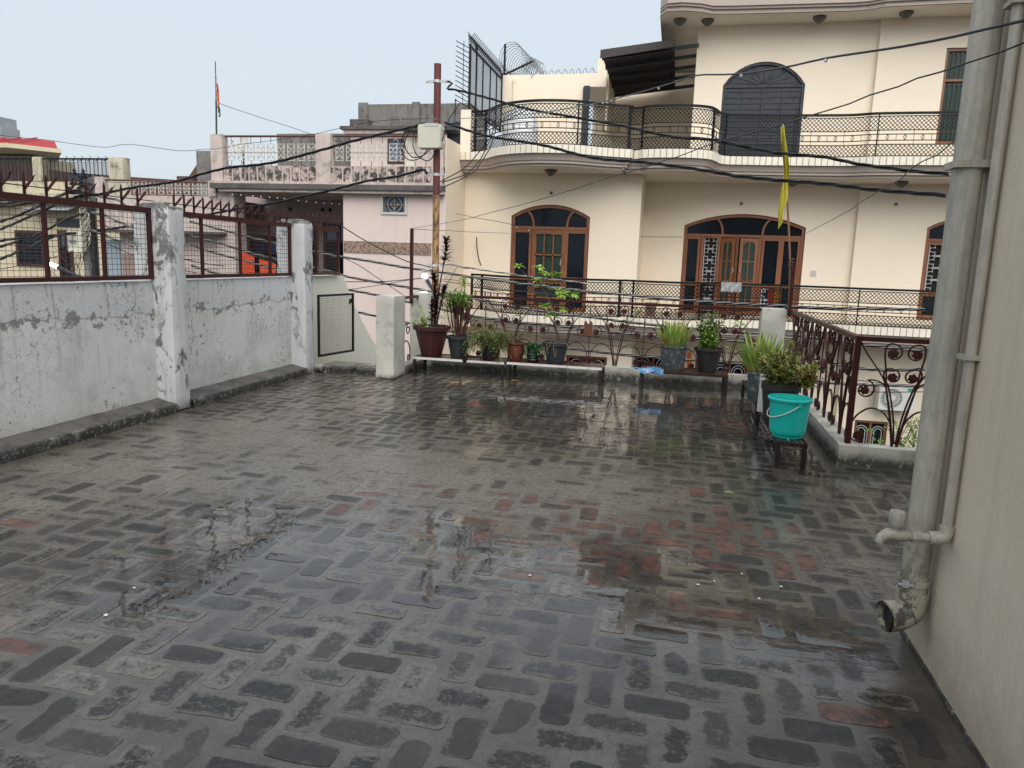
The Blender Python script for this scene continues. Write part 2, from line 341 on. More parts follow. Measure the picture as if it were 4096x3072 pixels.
# ================================================================== the ground, the terrace and its brick paving
g = G(); g.box(-400,-400,-3.6,400,400,-3.46); struct('street', g, MT['street'])
g = G(); g.box(-4.95,-4,-3.45,1.53,9.99,-.012); g.box(1.532,-4,-3.45,5.6,6.38,-.0125)
terrace = struct('terrace_floor', g, MT['mortar'])
g = G(); nx, ny = 46, 100           # the cement bed, slightly uneven so that water stands in the dips
def bed(x, y): return .003*noise.noise(Vector((x*.9,y*.9,3))) + .0012*noise.noise(Vector((x*4,y*4,1)))
XS = [-4.93 + 9.93*i/nx for i in range(nx+1)]; YS = [-3.9 + 13.88*j/ny for j in range(ny+1)]
g.add([(x,y,bed(x,y)-.001) for x in XS for y in YS], [(i*(ny+1)+j,(i+1)*(ny+1)+j,(i+1)*(ny+1)+j+1,i*(ny+1)+j+1) for i in range(nx) for j in range(ny) if XS[i+1] < 1.52 or YS[j+1] < 6.38])
def skim(x, y):      # pale cement skim against wet dark patches; one puddle darkened so its reflection shows
    e = lambda cx,cy,rx,ry: math.exp(-((x-cx)/rx)**2-((y-cy)/ry)**2); sg = lambda t: 1/(1+math.exp(-t))
    v = .345 - .13*sg((3.1-y)*4) - .22*e(-2.1,3.1,.9,.42) - .30*e(.05,3.72,.35,.22) - .18*e(-1.2,3.9,.3,.15) - .2*e(.75,3.3,.35,.3) + .34*e(-1.2,4.9,1.5,.8) + .30*e(-3.4,5.6,1.3,2.4) + .12*e(-2.6,2.4,1.2,.8) + .10*e(-.7,2.6,.9,.6) - .05*sg((x-.1)*4)*sg((6-y)*3) - .20*sg((y-5.9)*3)*sg((x+3.2)*3) - .25*e(1.0,2.6,.5,.9) - .22*e(-2.7,4.0,.5,.28)
    return min(1, max(0, v + .24*noise.noise(Vector((x*1.3,y*1.3,8))) + .10*noise.noise(Vector((x*3,y*3,2)))))
ob = g.build('cement_bed', MT['mortar'], terrace, True)
at = ob.data.color_attributes.new('stain','FLOAT_COLOR','POINT'); at.data.foreach_set('color', [q for p in g.v for q in (*(max(0,min(1,skim(p[0],p[1])+.13)),)*3,1.0)])
U = .136; AX, AY = -.515-U, 2.465-.5*U
def brick_shape(w, h, seed):
    rr = random.Random(seed); hx, hy = w/2, h/2; c = rr.uniform(.008,.022); P = []
    for (sx, sy, a0) in ((1,1,0),(-1,1,90),(-1,-1,180),(1,-1,270)):
        for k in (0,1): a = R(a0+90*k); P.append((sx*(hx-c)+c*math.cos(a)*.98, sy*(hy-c)+c*math.sin(a)*.98))
    out = []
    for i, p in enumerate(P):
        q = P[(i+1)%8]; out.append(p)
        if math.dist(p,q) > .12: out += [(p[0]+(q[0]-p[0])*t, p[1]+(q[1]-p[1])*t) for t in (.33,.67)]
    return [(x+.011*noise.noise(Vector((x*19,y*19,seed*.37))), y+.011*noise.noise(Vector((x*19,y*19,seed*.37+50)))) for x, y in out]
bricks = []
for iy in range(-30, 62):
    for ix in range(-40, 50):
        r4 = (ix-iy) % 4
        if r4 == 0: cx, cy, w, h = AX+(ix+1)*U, AY+(iy+.5)*U, 2*U-.034, U-.029
        elif r4 == 3: cx, cy, w, h = AX+(ix+.5)*U, AY+(iy+1)*U, U-.029, 2*U-.034
        else: continue
        m = .02
        def inside(x, y): return -4.60+m < x < 1.36-m and -3.8 < y < 9.97-m and not (x > 1.065-m and y < 3.34+m) or (1.3 < x < 4.2 and 3.34+m < y < 6.256-m)
        if not all(inside(cx+a*w/2, cy+b*h/2) for a in (-1,1) for b in (-1,1)): continue
        if -3.9 < cx and cy < 1.2: pass
        d = math.hypot(cx, cy); vis = cy > 1.75 and abs(math.atan2(cx, cy) + .2145) < .70
        rr = random.Random(ix*1000+iy)
        redz = math.exp(-(((cx+.25)/1.05)**2 + ((cy-4.15)/.62)**2)) + .008 + .05*math.exp(-(((cx-.3)/.7)**2 + ((cy-2.6)/.8)**2))
        isred = rr.random() < redz*1.05; tone = (rr.random()*(.5 if cy > 5.8 else 1), rr.uniform(.5,1) if isred else 0.0, min(1, max(.12, skim(cx,cy) + rr.gauss(.10,.15) - (.12 if cy > 5.8 else 0) - (.16 if isred else 0))))
        bricks.append((not vis, d, cx, cy, w*rr.uniform(.90,1.05), h*rr.uniform(.86,1.06), ix*977+iy, tone))
bricks.sort(key=lambda b: (b[0], b[1]))
def brick_geo(b, ox=0, oy=0):
    _, d, cx, cy, w, h, sd, tone = b; a = random.Random(sd).gauss(0,.022); ca, sa = math.cos(a), math.sin(a); pts = brick_shape(w,h,sd); n = len(pts)
    rr = random.Random(sd+5); tx, ty = rr.gauss(0,.005), rr.gauss(0,.007); lift = rr.uniform(-.0003,.0013)
    wp = [(cx+x*ca-y*sa, cy+x*sa+y*ca) for x,y in pts]; k = .036
    ip = [(cx+(x*(1-2*k/w))*ca-(y*(1-2*k/h))*sa, cy+(x*(1-2*k/w))*sa+(y*(1-2*k/h))*ca) for x,y in pts]
    def zt(x,y): return bed(cx,cy)+lift+tx*(x-cx)+ty*(y-cy)
    vs = [(x-ox,y-oy,bed(cx,cy)-.008) for x,y in wp] + [(x-ox,y-oy,zt(x,y)-.0004) for x,y in wp] + [(x-ox,y-oy,zt(x,y)) for x,y in ip]
    fs = [(q*n+i, q*n+(i+1)%n, (q+1)*n+(i+1)%n, (q+1)*n+i) for q in (0,1) for i in range(n)] + [tuple(range(2*n,3*n))]
    return vs, fs, [(*tone,1.0)]*(2*n)+[(*tone,0.0)]*n
def tone_attr(me, cols):
    at = me.color_attributes.new('tone','FLOAT_COLOR','POINT'); at.data.foreach_set('color', [c for t in cols for c in t])
for b in bricks[:300]:
    vs, fs, tc = brick_geo(b, b[2], b[3]); me = bpy.data.meshes.new('brick'); me.from_pydata(vs,[],fs); me.materials.append(MT['brick']); tone_attr(me, tc)
    o = bpy.data.objects.new('brick', me); COL.objects.link(o); o.parent = terrace; o.location = (b[2],b[3],0)
VS, FS, TC = [], [], []
for b in bricks[300:]:
    vs, fs, tc = brick_geo(b); k = len(VS); VS += vs; FS += [tuple(i+k for i in f) for f in fs]; TC += tc
me = bpy.data.meshes.new('brick_field'); me.from_pydata(VS,[],FS); me.materials.append(MT['brick']); tone_attr(me, TC)
o = bpy.data.objects.new('brick_field', me); COL.objects.link(o); o.parent = terrace; o['kind'] = 'stuff'

# ================================================================== whitewashed boundary wall on the left
bw = thing('boundary_wall', (-4.8,6,0), 'peeling whitewashed boundary wall with two flaking columns and mossy ledge', 'wall')
g = G(); g.rough(-5.05,-3.5,0,-4.82,8.7,1.25,.12,.006,.012,1); g.build('wall_panel', MT['white'], bw, True)
for i, (y0, y1) in enumerate(((6.10,6.33),(8.66,8.89))):
    g = G(); g.rough(-5.02,y0,0,-4.62,y1,1.945,.05,.008,.02,i+3)
    for k in range(14):
        x, y = random.uniform(-4.95,-4.66), random.uniform(y0+.03,y1-.03); g.rough(x-.05,y-.04,1.93,x+.04,y+.04,1.955+random.uniform(0,.02),.03,.008,.008,k)
    g.build('column', MT['column'], bw, True)
for (y0, y1, s0) in ((-3.5,6.10,0),(6.33,8.66,1)):
    g = G(); n = int((y1-y0)/.08); prof = [(-4.60,-.02),(-4.60,.03),(-4.597,.055),(-4.605,.078),(-4.625,.086)]
    def lp(p, y): j = Vector(noise.noise_vector(Vector((p[0]*30,y*7,p[1]*30)))); return (p[0]+j.x*.0035, y, p[1]+j.z*.003)
    for pr, mm, nm in ((prof, MT['ledge'], 'ledge_face'), ([(-4.625,.086),(-4.70,.098),(-4.78,.115),(-4.83,.128)], MT['ledgetop'], 'ledge_top')):
        g = G(); m = len(pr); g.add([lp(p,y0+(y1-y0)*j/n) for j in range(n+1) for p in pr], [(j*m+i,(j+1)*m+i,(j+1)*m+i+1,j*m+i+1) for j in range(n) for i in range(m-1)]); g.build(nm, mm, bw, True)
    g = G(); g.rough(-4.82,y0,.0,-4.63,y1,.08,.2,.002,.002); g.build('ledge_core', MT['ledge'], bw)
# spiked grille panels standing on the wall
def grille(name, y0, y1, mull, label, spikes):
    t = thing(name, (-4.82,y0,1.26), label, 'grille', 'spiked grilles on the boundary wall'); X = -4.82; z0, z1 = 1.262, 1.905; w = .04
    g = G(); g.box(X-.02,y0,z1-w,X+.02,y1,z1+.012); g.build('top_rail', MT['redmetal'], t)
    g = G(); g.box(X-.02,y0,z0,X+.02,y1,z0+w*.9); g.build('bottom_rail', MT['redmetal'], t)
    for y in (y0+.016, y1-.016):
        g = G(); g.box(X-.018,y-.016,z0+.03,X+.018,y+.016,z1-.03); g.build('stile', MT['redmetal'], t)
    for y in mull:
        g = G(); g.box(X-.014,y-.014,z0+.03,X+.014,y+.014,z1-.03); g.build('mullion', MT['redmetal'], t)
    g = G(); n = int((y1-y0)/.052)
    for k in range(1,n):
        y = y0+(y1-y0)*k/n + random.gauss(0,.003); g.tube([(X-.022,y+random.gauss(0,.003),z0+.02),(X-.022,y,1.55),(X-.022,y+random.gauss(0,.003),z1-.02)], .0022, 4)
    for k in range(1,14):
        z = z0+(z1-z0)*k/14; g.tube([(X-.026,y0+.02,z+random.gauss(0,.003)),(X-.026,(y0+y1)/2,z+random.gauss(0,.003)),(X-.026,y1-.02,z+random.gauss(0,.003))], .0022, 4)
    g.build('wire_mesh', MT['wire_mesh'], t)
    for y in spikes:
        g = G(); b = z1+.01; h = random.uniform(.165,.18)
        g.add([(X-.004,y-.012,b),(X-.004,y+.012,b),(X-.004,y+.012,b+h*.8),(X-.004,y,b+h),(X-.004,y-.012,b+h*.8),(X+.004,y-.012,b),(X+.004,y+.012,b),(X+.004,y+.012,b+h*.8),(X+.004,y,b+h),(X+.004,y-.012,b+h*.8)],
              [(0,4,3,2,1),(5,6,7,8,9)]+[(i,(i+1)%5,(i+1)%5+5,i+5) for i in range(5)])
        a = Vector((X+.005,y,b+.045)); e = Vector((X+.105,y+.01,b+.155)); m_ = a.lerp(e,.72)
        g.bar(a,m_,.020,.008,(0,1,0)); s_ = Vector((0,.011,0))
        g.add([m_-s_,m_+s_,e],[(0,1,2),(2,1,0)]); g.build('spike', MT['redmetal'], t)
    g = G(); g.tube([(X+.012,y0-.05,z1+.075),(X+.012,(y0+y1)/2,z1+.073),(X+.012,y1+.05,z1+.075)], .0045, 5); g.build('tie_rod', MT['black'], t)
    return t
grille('spiked_grille', 3.2, 6.10, (3.75,4.91,5.51), 'maroon spiked wire grille left of the nearer column', [3.35+.2*k for k in range(14)])
grille('spiked_grille', 6.35, 8.66, (6.86,7.55,8.17), 'maroon spiked wire grille between the two flaking columns, clothes behind', [6.45+.152*k for k in range(15)])
grille('spiked_grille', 8.92, 10.04, (9.35,), 'short maroon spiked wire grille right of the farther column', [9.0+.135*k for k in range(8)])
# pale stair wall behind the gate
g = G(); mp = FY(-4.98); g.prism([(8.89,1.25),(10.06,1.25),(10.27,1.24),(10.63,.81),(11.04,.43),(11.45,.10),(12.0,-.32),(12.0,-3.45),(8.89,-3.45)], mp, -.1, .12)
solo('stair_wall', g, MT['paleplaster'], (-4.9,10,-3.45), 'pale green plastered stair wall with a sloping edge behind the mesh gate', 'wall')
# mesh gate standing open
def gate():
    A = Vector((-4.585,8.93,0)); d = Vector((math.sin(R(6)),math.cos(R(6)),0)); L = .88; mp = lambda u,v,q: tuple(A+d*u+Vector((d.y,-d.x,0))*q+Vector((0,0,v)))
    t = thing('mesh_gate', (-4.585,8.93,.2), 'black framed wire mesh gate standing open beside the farther column', 'gate')
    g = G(); g.sweep([(.012,.21),(L,.195),(L,1.0),(.012,1.005)], .028, mp, -.012, .012, True); g.build('gate_frame', MT['black'], t)
    g = G()
    for k in range(1,30): u = L*k/30; g.tube([mp(u,.2,-.004),mp(u+random.gauss(0,.002),.6,-.004),mp(u,1.0,-.004)], .0012, 4)
    for k in range(1,26): v = .2+.8*k/26; g.tube([mp(0,v,.004),mp(L/2,v+random.gauss(0,.002),.004),mp(L,v,.004)], .0012, 4)
    g.build('wire_mesh', MT['wire_mesh'], t)
    g = G(); g.prism([(L-.02,.86),(L-.02,.93),(L-.07,.925),(L-.07,.945),(L-.13,.93),(L-.135,.86),(L-.12,.86),(L-.115,.88),(L-.07,.88),(L-.06,.86)], mp, .014, .028); g.build('latch_plate', MT['black'], t)
gate()
g = G(); g.rough(-3.70,8.74,0,-3.45,9.15,1.058,.05,.006,.014,11); solo('gate_post', g, MT['pillar'], (-3.57,8.95,0), 'square pale plastered gate post with moss at its foot', 'post', None, True)
for i, (x0, x1) in enumerate(((-4.52,-4.16),(-4.09,-3.71))):
    g = G(); g.rough(x0,9.0,-.01,x1,9.2,.058,.05,.006,.012,20+i); solo('threshold_block', g, MT['ledge'], ((x0+x1)/2,9.1,0), ('left' if i == 0 else 'right') + ' dark mossy block across the gateway, ' + ('by the wall' if i == 0 else 'by the gate post'), 'block', None, True)
g = G(); g.rough(-4.66,8.88,0,-4.52,9.02,.10,.03,.02,.03,31); solo('rubble_block', g, MT['parapet'], (-4.55,8.96,0), 'broken lump of plaster at the foot of the farther column', 'rubble', None, True)

# ================================================================== low parapet with its pillars
pp = thing('parapet', (0,10,0), 'low mossy cream parapet with square corner pillars round the terrace', 'parapet')
g = G(); g.rough(-3.36,9.97,-.3,1.36,10.12,.168,.08,.005,.010,41); g.build('rear_kerb', MT['parapet'], pp, True)
g = G(); g.rough(1.36,6.256,-.3,1.54,10.12,.168,.08,.005,.010,43); g.build('side_kerb', MT['parapet'], pp, True)
g = G(); g.rough(1.52,6.259,-.3,4.2,6.40,.166,.08,.005,.010,44); g.build('near_kerb', MT['parapet'], pp, True)
g = G(); g.rough(-3.62,9.17,-.3,-3.47,9.95,.12,.08,.005,.010,46); g.build('return_kerb', MT['parapet'], pp, True)
g = G(); g.rough(-3.70,9.96,-.3,-3.36,10.20,1.05,.06,.006,.014,47); g.build('pillar', MT['pillar'], pp, True)
g = G(); g.rough(1.075,9.95,-.3,1.385,10.22,1.05,.06,.006,.014,48); g.build('pillar', MT['pillar'], pp, True)
g = G()
for k in range(420):
    y = random.uniform(6.3,9.9); x = random.uniform(1.37,1.53); s = random.uniform(.004,.014); g.ball((x,y,.166+s*.2), s, 5, 3, .5)
g.build('plaster_crumbs', MT['pillar'], pp, False, None, True)

# wrought-iron railing: motif of paired scrolls on a V of stems
def spiral(cx, cy, r0, r1, a0, turns, n=22): return [(cx+(r0+(r1-r0)*i/n)*math.cos(R(a0+turns*i/n)), cy+(r0+(r1-r0)*i/n)*math.sin(R(a0+turns*i/n))) for i in range(n+1)]
def bez(p0,p1,p2,p3,n=10): return [tuple((1-t)**3*a+3*t*(1-t)**2*b+3*t*t*(1-t)*c+t**3*d for a,b,c,d in zip(p0,p1,p2,p3)) for t in [i/n for i in range(n+1)]]
def half_motif(s, hp):      # 2D lines of one half, hp = half period
    k = hp/.367; L = []
    L.append(bez((.012,.0),(.05,.25),(.10,.45),(.125,.52)) + bez((.125,.52),(.17,.62),(.28,.72),(.335*k,.835))[1:])
    L.append(bez((.022,.0),(.06,.3),(.11,.42),(.118,.56)) + bez((.118,.56),(.125,.66),(.19,.83),(.10,.83))[1:] + spiral(.084,.755,.075,.030,75,330)[1:])
    L.append(bez((.006,.02),(.03,.3),(.075,.42),(.10,.50)) + bez((.10,.50),(.15,.56),(.16,.635),(.085,.632))[1:] + spiral(.073,.566,.062,.026,80,310)[1:])
    L.append(bez((.105,.47),(.16,.54),(.2,.535),(.25,.53)) + spiral(.268*k,.452,.078,.030,95,400)[1:])
    L.append(bez((.045,.17),(.09,.30),(.20,.34),(.27,.27)) + bez((.27,.27),(.345,.22),(.36,.10),(.335,.05))[1:] + spiral(.285*k,.070,.052,.022,-30,-400)[1:])
    return [[(s*x, z) for x, z in l] for l in L], [(s*.084,.750),(s*.073,.562),(s*.272*k,.445),(s*.285*k,.068)]
def flower_mesh():
    g = G(); mp = lambda u,v,d: (u,-d,v)
    for i in range(6):
        a = i*60+15; cx, cy = .024*math.cos(R(a)), .024*math.sin(R(a)); g.prism(arc(cx,cy,.0135,a-110,a+110,6)+[(0,0)], mp, -.004, .006)
    g.lathe([(.012,0),(.010,.010),(.003,.014)], 8, (0,0,0)); return g.mesh('flower', MT['redmetal'])
FLOWER = flower_mesh()
def railing(name, loc, label, cs, bars, hp, mpf, u0, u1, zb, zt, frot):
    t = thing(name, loc, label, 'railing', 'wrought iron railings round the terrace')
    g = G(); g.prism([(u0,zt-.03),(u1,zt-.03),(u1,zt+.006),(u0,zt+.006)], mpf, -.026, .026); g.build('top_rail', MT['redmetal'], t)
    for b in bars:
        g = G(); g.prism([(b-.0055,zb-.03),(b+.0055,zb-.03),(b+.0055,zt-.025),(b-.0055,zt-.025)], mpf, -.0055, .0055); g.build('bar', MT['redmetal'], t)
    for c, sides in cs:
        for s in sides:
            lines, fl = half_motif(s, hp)
            for q, l in enumerate(lines):
                g = G(); g.sweep([(c+x, zb-.005+z) for x, z in l], .0105, mpf, -.008+.0008*q, .008+.0008*q); g.build('scroll', MT['redmetal'], t)
            for (x, z) in fl: place('flower', FLOWER, t, mpf(c+x, zb-.005+z, .008), frot)
    return t
HP = .3667; V0 = -.765
cs = [(V0+2*HP*k, (-1,1)) for k in (-2,-1,0,1,2)] + [(V0-2*HP*3, (1,))]
railing('scroll_railing', (-1,10.04,.17), 'long maroon scrollwork railing behind the row of pots', cs, [V0+HP+2*HP*k for k in (-4,-3,-2,-1,0,1)], HP, FX(10.045), -3.37, 1.08, .172, 1.038, (0,0,0))
HPy = .355
railing('scroll_railing', (1.44,8.1,.17), 'maroon scrollwork railing running back along the side kerb', [(6.33+HPy+2*HPy*k, (-1,1)) for k in range(5)], [6.33+2*HPy*k for k in range(1,5)], HPy, FYm(1.445), 6.33, 9.94, .172, 1.038, (0,0,R(-90)))
t = railing('scroll_railing', (2.2,6.33,.17), 'short maroon scrollwork railing facing the viewer beside the house corner', [(1.792,(-1,1)),(2.52,(-1,1)),(3.25,(-1,1))], [2.156,2.886], .364, FX(6.335), 1.415, 4.1, .172, 1.038, (0,0,0))
g = G(); g.box(1.417,6.312,.15,1.460,6.356,1.006); g.build('corner_post', MT['redmetal'], t)
g = G(); g.box(-3.685,9.915,.90,-3.645,9.955,1.94); solo('steel_post', g, MT['redmetal'], (-3.66,9.93,.9), 'bare maroon steel post fixed to the rear left pillar', 'post')
t = thing('rail_stub', (-3.7,9.93,1.0), 'short maroon rail joining gate post and rear left pillar', 'rail')
g = G(); g.box(-3.60,9.12,.985,-3.56,9.96,1.02); g.build('rail', MT['redmetal'], t)
l2, _ = half_motif(1,.367)
g = G()
for l in (l2[3], l2[4]): g.sweep([(9.25+x,.12+z) for x,z in l], .0105, FYm(-3.55), -.006, .006)
g.build('scroll', MT['redmetal'], t)

# ================================================================== the house wall on the right with its pipes
def mat_own():
    n = N('beige_house_plaster'); c = n.mix(n.ramp(n.noise(1.1,5,.6),(.3,0.),(.7,1.)), (.60,.505,.395), (.69,.59,.47))
    c = n.mix(n.math('MULTIPLY', n.ramp(n.noise(1,5,.65,n.map((6,6,.35))),(.48,0.),(.70,1.)), .38), c, (.45,.39,.305))
    c = n.mix(n.math('MULTIPLY', n.ramp(n.noise(1,6,.7,n.map((30,30,1.2))),(.55,0.),(.72,1.)), .22), c, (.74,.66,.54))
    z = n.sep(n.pos)[2]; sp = n.ramp(n.math('ADD', z, n.math('MULTIPLY', n.noise(9,7,.75), .55)), (.24,1.),(.62,0.)); c = n.mix(n.math('MULTIPLY', sp, .55), c, (.22,.185,.145))
    pit = n.ramp(n.noise(55,4,.7),(.66,0.),(.70,1.)); c = n.mix(n.math('MULTIPLY', pit, .4), c, (.25,.21,.17))
    h = n.math('ADD', n.noise(1,5,.6,n.map((26,26,7))), n.math('MULTIPLY', n.noise(70,4,.65), .5)); n.set(Base_Color=c, Roughness=.7, Specular_IOR_Level=.35, Normal=n.bump(h,.5,.006)); return n.m
MT['ownhouse'] = mat_own()
hs = thing('house', (3,0,0), 'beige plastered house wall rising beside the terrace', 'house')
g = G(); g.rough(1.065,-4,0,5.5,3.34,7.2,.25,.004,.006,61); g.build('wall', MT['ownhouse'], hs, True)
g = G(); g.rough(1.057,-4,-.004,1.072,3.343,.016,.1,.004,.006,62); g.build('wall_foot', MT['ledge'], hs, True)
def mat_pvc():
    n = N('paint_smeared_pvc'); st = n.noise(1,7,.7,n.map((22,22,1.3)),.8)
    c = n.mix(n.ramp(st,(.36,0.),(.64,1.)), (.30,.295,.265), (.50,.46,.38))
    z = n.sep(n.pos)[2]; lo = n.ramp(n.math('ADD', z, n.math('MULTIPLY', n.noise(5,4), .5)), (.45,1.),(.85,0.))
    c = n.mix(n.math('MULTIPLY', lo, .7), c, (.33,.295,.225))
    ch = n.ramp(n.noise(1,8,.75,n.map((16,16,9)),.4),(.50,0.),(.53,1.)); c = n.mix(n.math('MULTIPLY', ch, n.math('MULTIPLY_ADD', lo, .75, .12)), c, (.035,.037,.036))
    n.set(Base_Color=c, Roughness=.42, Normal=n.bump(st,.15,.002)); return n.m
MT['pvc'] = mat_pvc(); PX, PY = .998, 3.06
dp = thing('drain_pipe', (PX,PY,.1), 'fat grey drain pipe with smeared paint and an open elbow at the foot', 'pipe')
g = G(); g.tube([(PX,PY,7.2),(PX,PY,1),(PX,PY,.27)], .051, 24); g.build('pipe', MT['pvc'], dp, True)
for z0, h, r in ((.272,.035,.0605),(.335,.026,.0585)):
    g = G(); g.lathe([(.054,z0),(r,z0),(r+.001,z0+h/2),(r,z0+h),(.054,z0+h)], 24, (PX,PY,0), None, 0, False); g.build('collar', MT['pvc'], dp, True)
g = G(); g.box(PX-.058,PY-.066,.337,PX-.035,PY-.045,.36); g.tube([(PX-.075,PY-.062,.348),(PX-.02,PY-.062,.348)],.005,6); g.build('clamp_bolt', MT['silver'], dp)
pts = [(PX,PY,.30),(PX,PY,.27)] + [(PX-.058+.058*math.cos(R(a)), PY-.014*(1-math.cos(R(a))), .25-.055*math.sin(R(a))) for a in range(0,91,15)] + [(PX-.098,PY-.030,.192)]
g = G(); g.tube(pts, .058, 24, False); g.tube([pts[-2],pts[-1]], .061, 24, False); g.tube(pts[2:], .0525, 24, False)
g.build('elbow', MT['pvc'], dp, True)
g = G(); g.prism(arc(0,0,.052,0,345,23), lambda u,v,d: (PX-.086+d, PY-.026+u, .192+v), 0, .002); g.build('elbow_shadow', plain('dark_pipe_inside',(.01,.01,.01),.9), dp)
wp = thing('water_pipe', (1.04,2.9,.5), 'thin painted water pipe with a plastic tap in front of the drain pipe', 'pipe'); WY = 2.925
g = G(); g.tube([(1.042,WY,7.2),(1.042,WY,1.2),(1.042,WY,.60)], .0185, 14); g.build('pipe', MT['pvc'], wp, True)
g = G(); g.tube([(1.042,WY,.625),(1.042,WY,.60),(1.038,WY,.585),(1.02,WY,.575),(.985,WY,.573)], .026, 14); g.build('elbow', MT['pvc'], wp, True)
g = G(); g.tube([(.99,WY,.573),(.905,WY,.570)], .0175, 14); g.tube([(.955,WY,.572),(.925,WY,.571)], .024, 8); g.build('nipple', MT['pvc'], wp, True)
g = G(); g.tube([(.91,WY,.570),(.885,WY,.572),(.862,WY,.574),(.84,WY,.570),(.822,WY,.556),(.815,WY,.535)], [.02,.024,.025,.022,.018,.016], 14); g.tube([(.868,WY,.57),(.868,WY,.607)], .018, 12); g.build('tap_body', MT['pvc'], wp, True)
g = G(); g.lathe([(.024,.605),(.028,.61),(.028,.655),(.026,.664),(.018,.664),(.016,.658)], 16, (.868,WY,0), lambda a,z: 1+.03*math.cos(8*a)); g.build('tap_knob', MT['pvc'], wp, True)
for z in (1.26,2.45):
    g = G(); g.box(1.012,WY-.03,z-.008,1.066,WY+.05,z+.008); g.build('clip', MT['pvc'], wp)
g = G(); g.box(PX-.062,PY-.06,1.93,1.066,PY+.06,1.955); g.build('strap', MT['pvc'], dp)
# ================================================================== cream house across the street
ch = thing('cream_house', (0,18,-3.45), 'large cream house with curved balconies and arched brown doors across the street', 'house')
def archz(x, a, b, zs, rise):       # height of a segmental arch above x
    c = (a+b)/2; h = (b-a)/2
    if rise <= 0: return zs
    rad = (h*h+rise*rise)/(2*rise); return zs + math.sqrt(max(0, rad*rad-(x-c)**2)) - (rad-rise)
def wall_open(g, x0, x1, z0, z1, y, ops, depth=.16):
    ops = sorted(ops); cur = x0; v = lambda x,z,d=0: (x,y+d,z)
    for (a, b, zb, zs, rise) in ops:
        g.add([v(cur,z0),v(a,z0),v(a,z1),v(cur,z1)], [(0,1,2,3)])
        if zb > z0: g.add([v(a,z0),v(b,z0),v(b,zb),v(a,zb)], [(0,1,2,3)])
        n = 16 if rise > 0 else 1; xs = [a+(b-a)*i/n for i in range(n+1)]; zz = [archz(x,a,b,zs,rise) for x in xs]
        for i in range(n):
            g.add([v(xs[i],zz[i]),v(xs[i+1],zz[i+1]),v(xs[i+1],z1),v(xs[i],z1)], [(0,1,2,3)])
            g.add([v(xs[i],zz[i]),v(xs[i],zz[i],depth),v(xs[i+1],zz[i+1],depth),v(xs[i+1],zz[i+1])], [(0,1,2,3)])
        g.add([v(a,zb),v(a,zb,depth),v(a,zz[0],depth),v(a,zz[0])], [(0,3,2,1)]); g.add([v(b,zb),v(b,zb,depth),v(b,zz[-1],depth),v(b,zz[-1])], [(0,1,2,3)])
        g.add([v(a,zb),v(b,zb),v(b,zb,depth),v(a,zb,depth)], [(0,1,2,3)]); cur = b
    g.add([v(cur,z0),v(x1,z0),v(x1,z1),v(cur,z1)], [(0,1,2,3)])
D1 = (-3.827,-2.019,.42,2.555,.265); D2 = (.062,2.803,.42,2.51,.285); W3 = (5.32,6.75,.52,2.56,.22)
UA = (.705,2.49,3.9,5.666,.50); UW = (5.27,6.6,4.35,6.33,0)
GW = [(-2.42,-1.47,-1.95,-.58,0)]; GR = [(-1.02,.10,-2.0,-.66,0),(.55,1.78,-2.0,-.68,0)]; GR3 = [(4.28,5.0,-2.9,-1.88,0)]
YL, YM, YR_ = 16.9, 18.45, 18.33; ZG = -3.45
for nm, args in (('wall',(-4.95,-.91,.41,3.9,YL,[D1])),('wall',(-4.95,-.91,ZG,.02,YL,GW)),('wall',(-.91,3.86,.41,3.9,YM,[D2])),('wall',(-.91,3.86,ZG,.02,YM,GR)),
                 ('wall',(3.86,9,.41,3.9,YR_,[W3])),('wall',(3.86,9,ZG,.02,YR_,GR3)),('wall',(.068,3.92,3.88,6.97,YM,[UA])),('wall',(3.92,9,3.88,6.97,YR_,[UW]))):
    g = G(); wall_open(g,*args); g.build(nm, MT['cream'], ch)
def block(nm, mm, *b):
    g = G(); g.box(*b); return g.build(nm, mm, ch)
block('return_wall', MT['cream'], -.93,YL+.001,.41,-.911,YM,3.49); block('return_wall', MT['cream'], -.93,YL+.001,ZG,-.911,YM,0.02)
block('return_wall', MT['cream'], 3.861,YR_+.001,ZG,3.88,YM+.1,3.49); block('return_wall', MT['cream'], 3.921,YR_+.001,3.9,3.94,YM+.1,6.96); block('side_wall', MT['cream'], .068,YM+.002,3.9,.14,24,6.96)
block('core', MT['cream'], -4.94,YM+.3,ZG,9,24,3.3); block('core', MT['cream'], .15,YM+.3,3.9,9,24,6.9)
for (a,b,zb,zs,r),y in ((D1,YL),(D2,YM),(W3,YR_),(UA,YM),(UW,YR_),(GW[0],YL),(GR[0],YM),(GR[1],YM),(GR3[0],YR_)):
    g = G(); g.box(a-.05,y+.17,zb-.02,b+.05,y+.20,zs+r+.02); g.build('room_dark', plain('dark_interior',(.012,.011,.010),.9), ch)
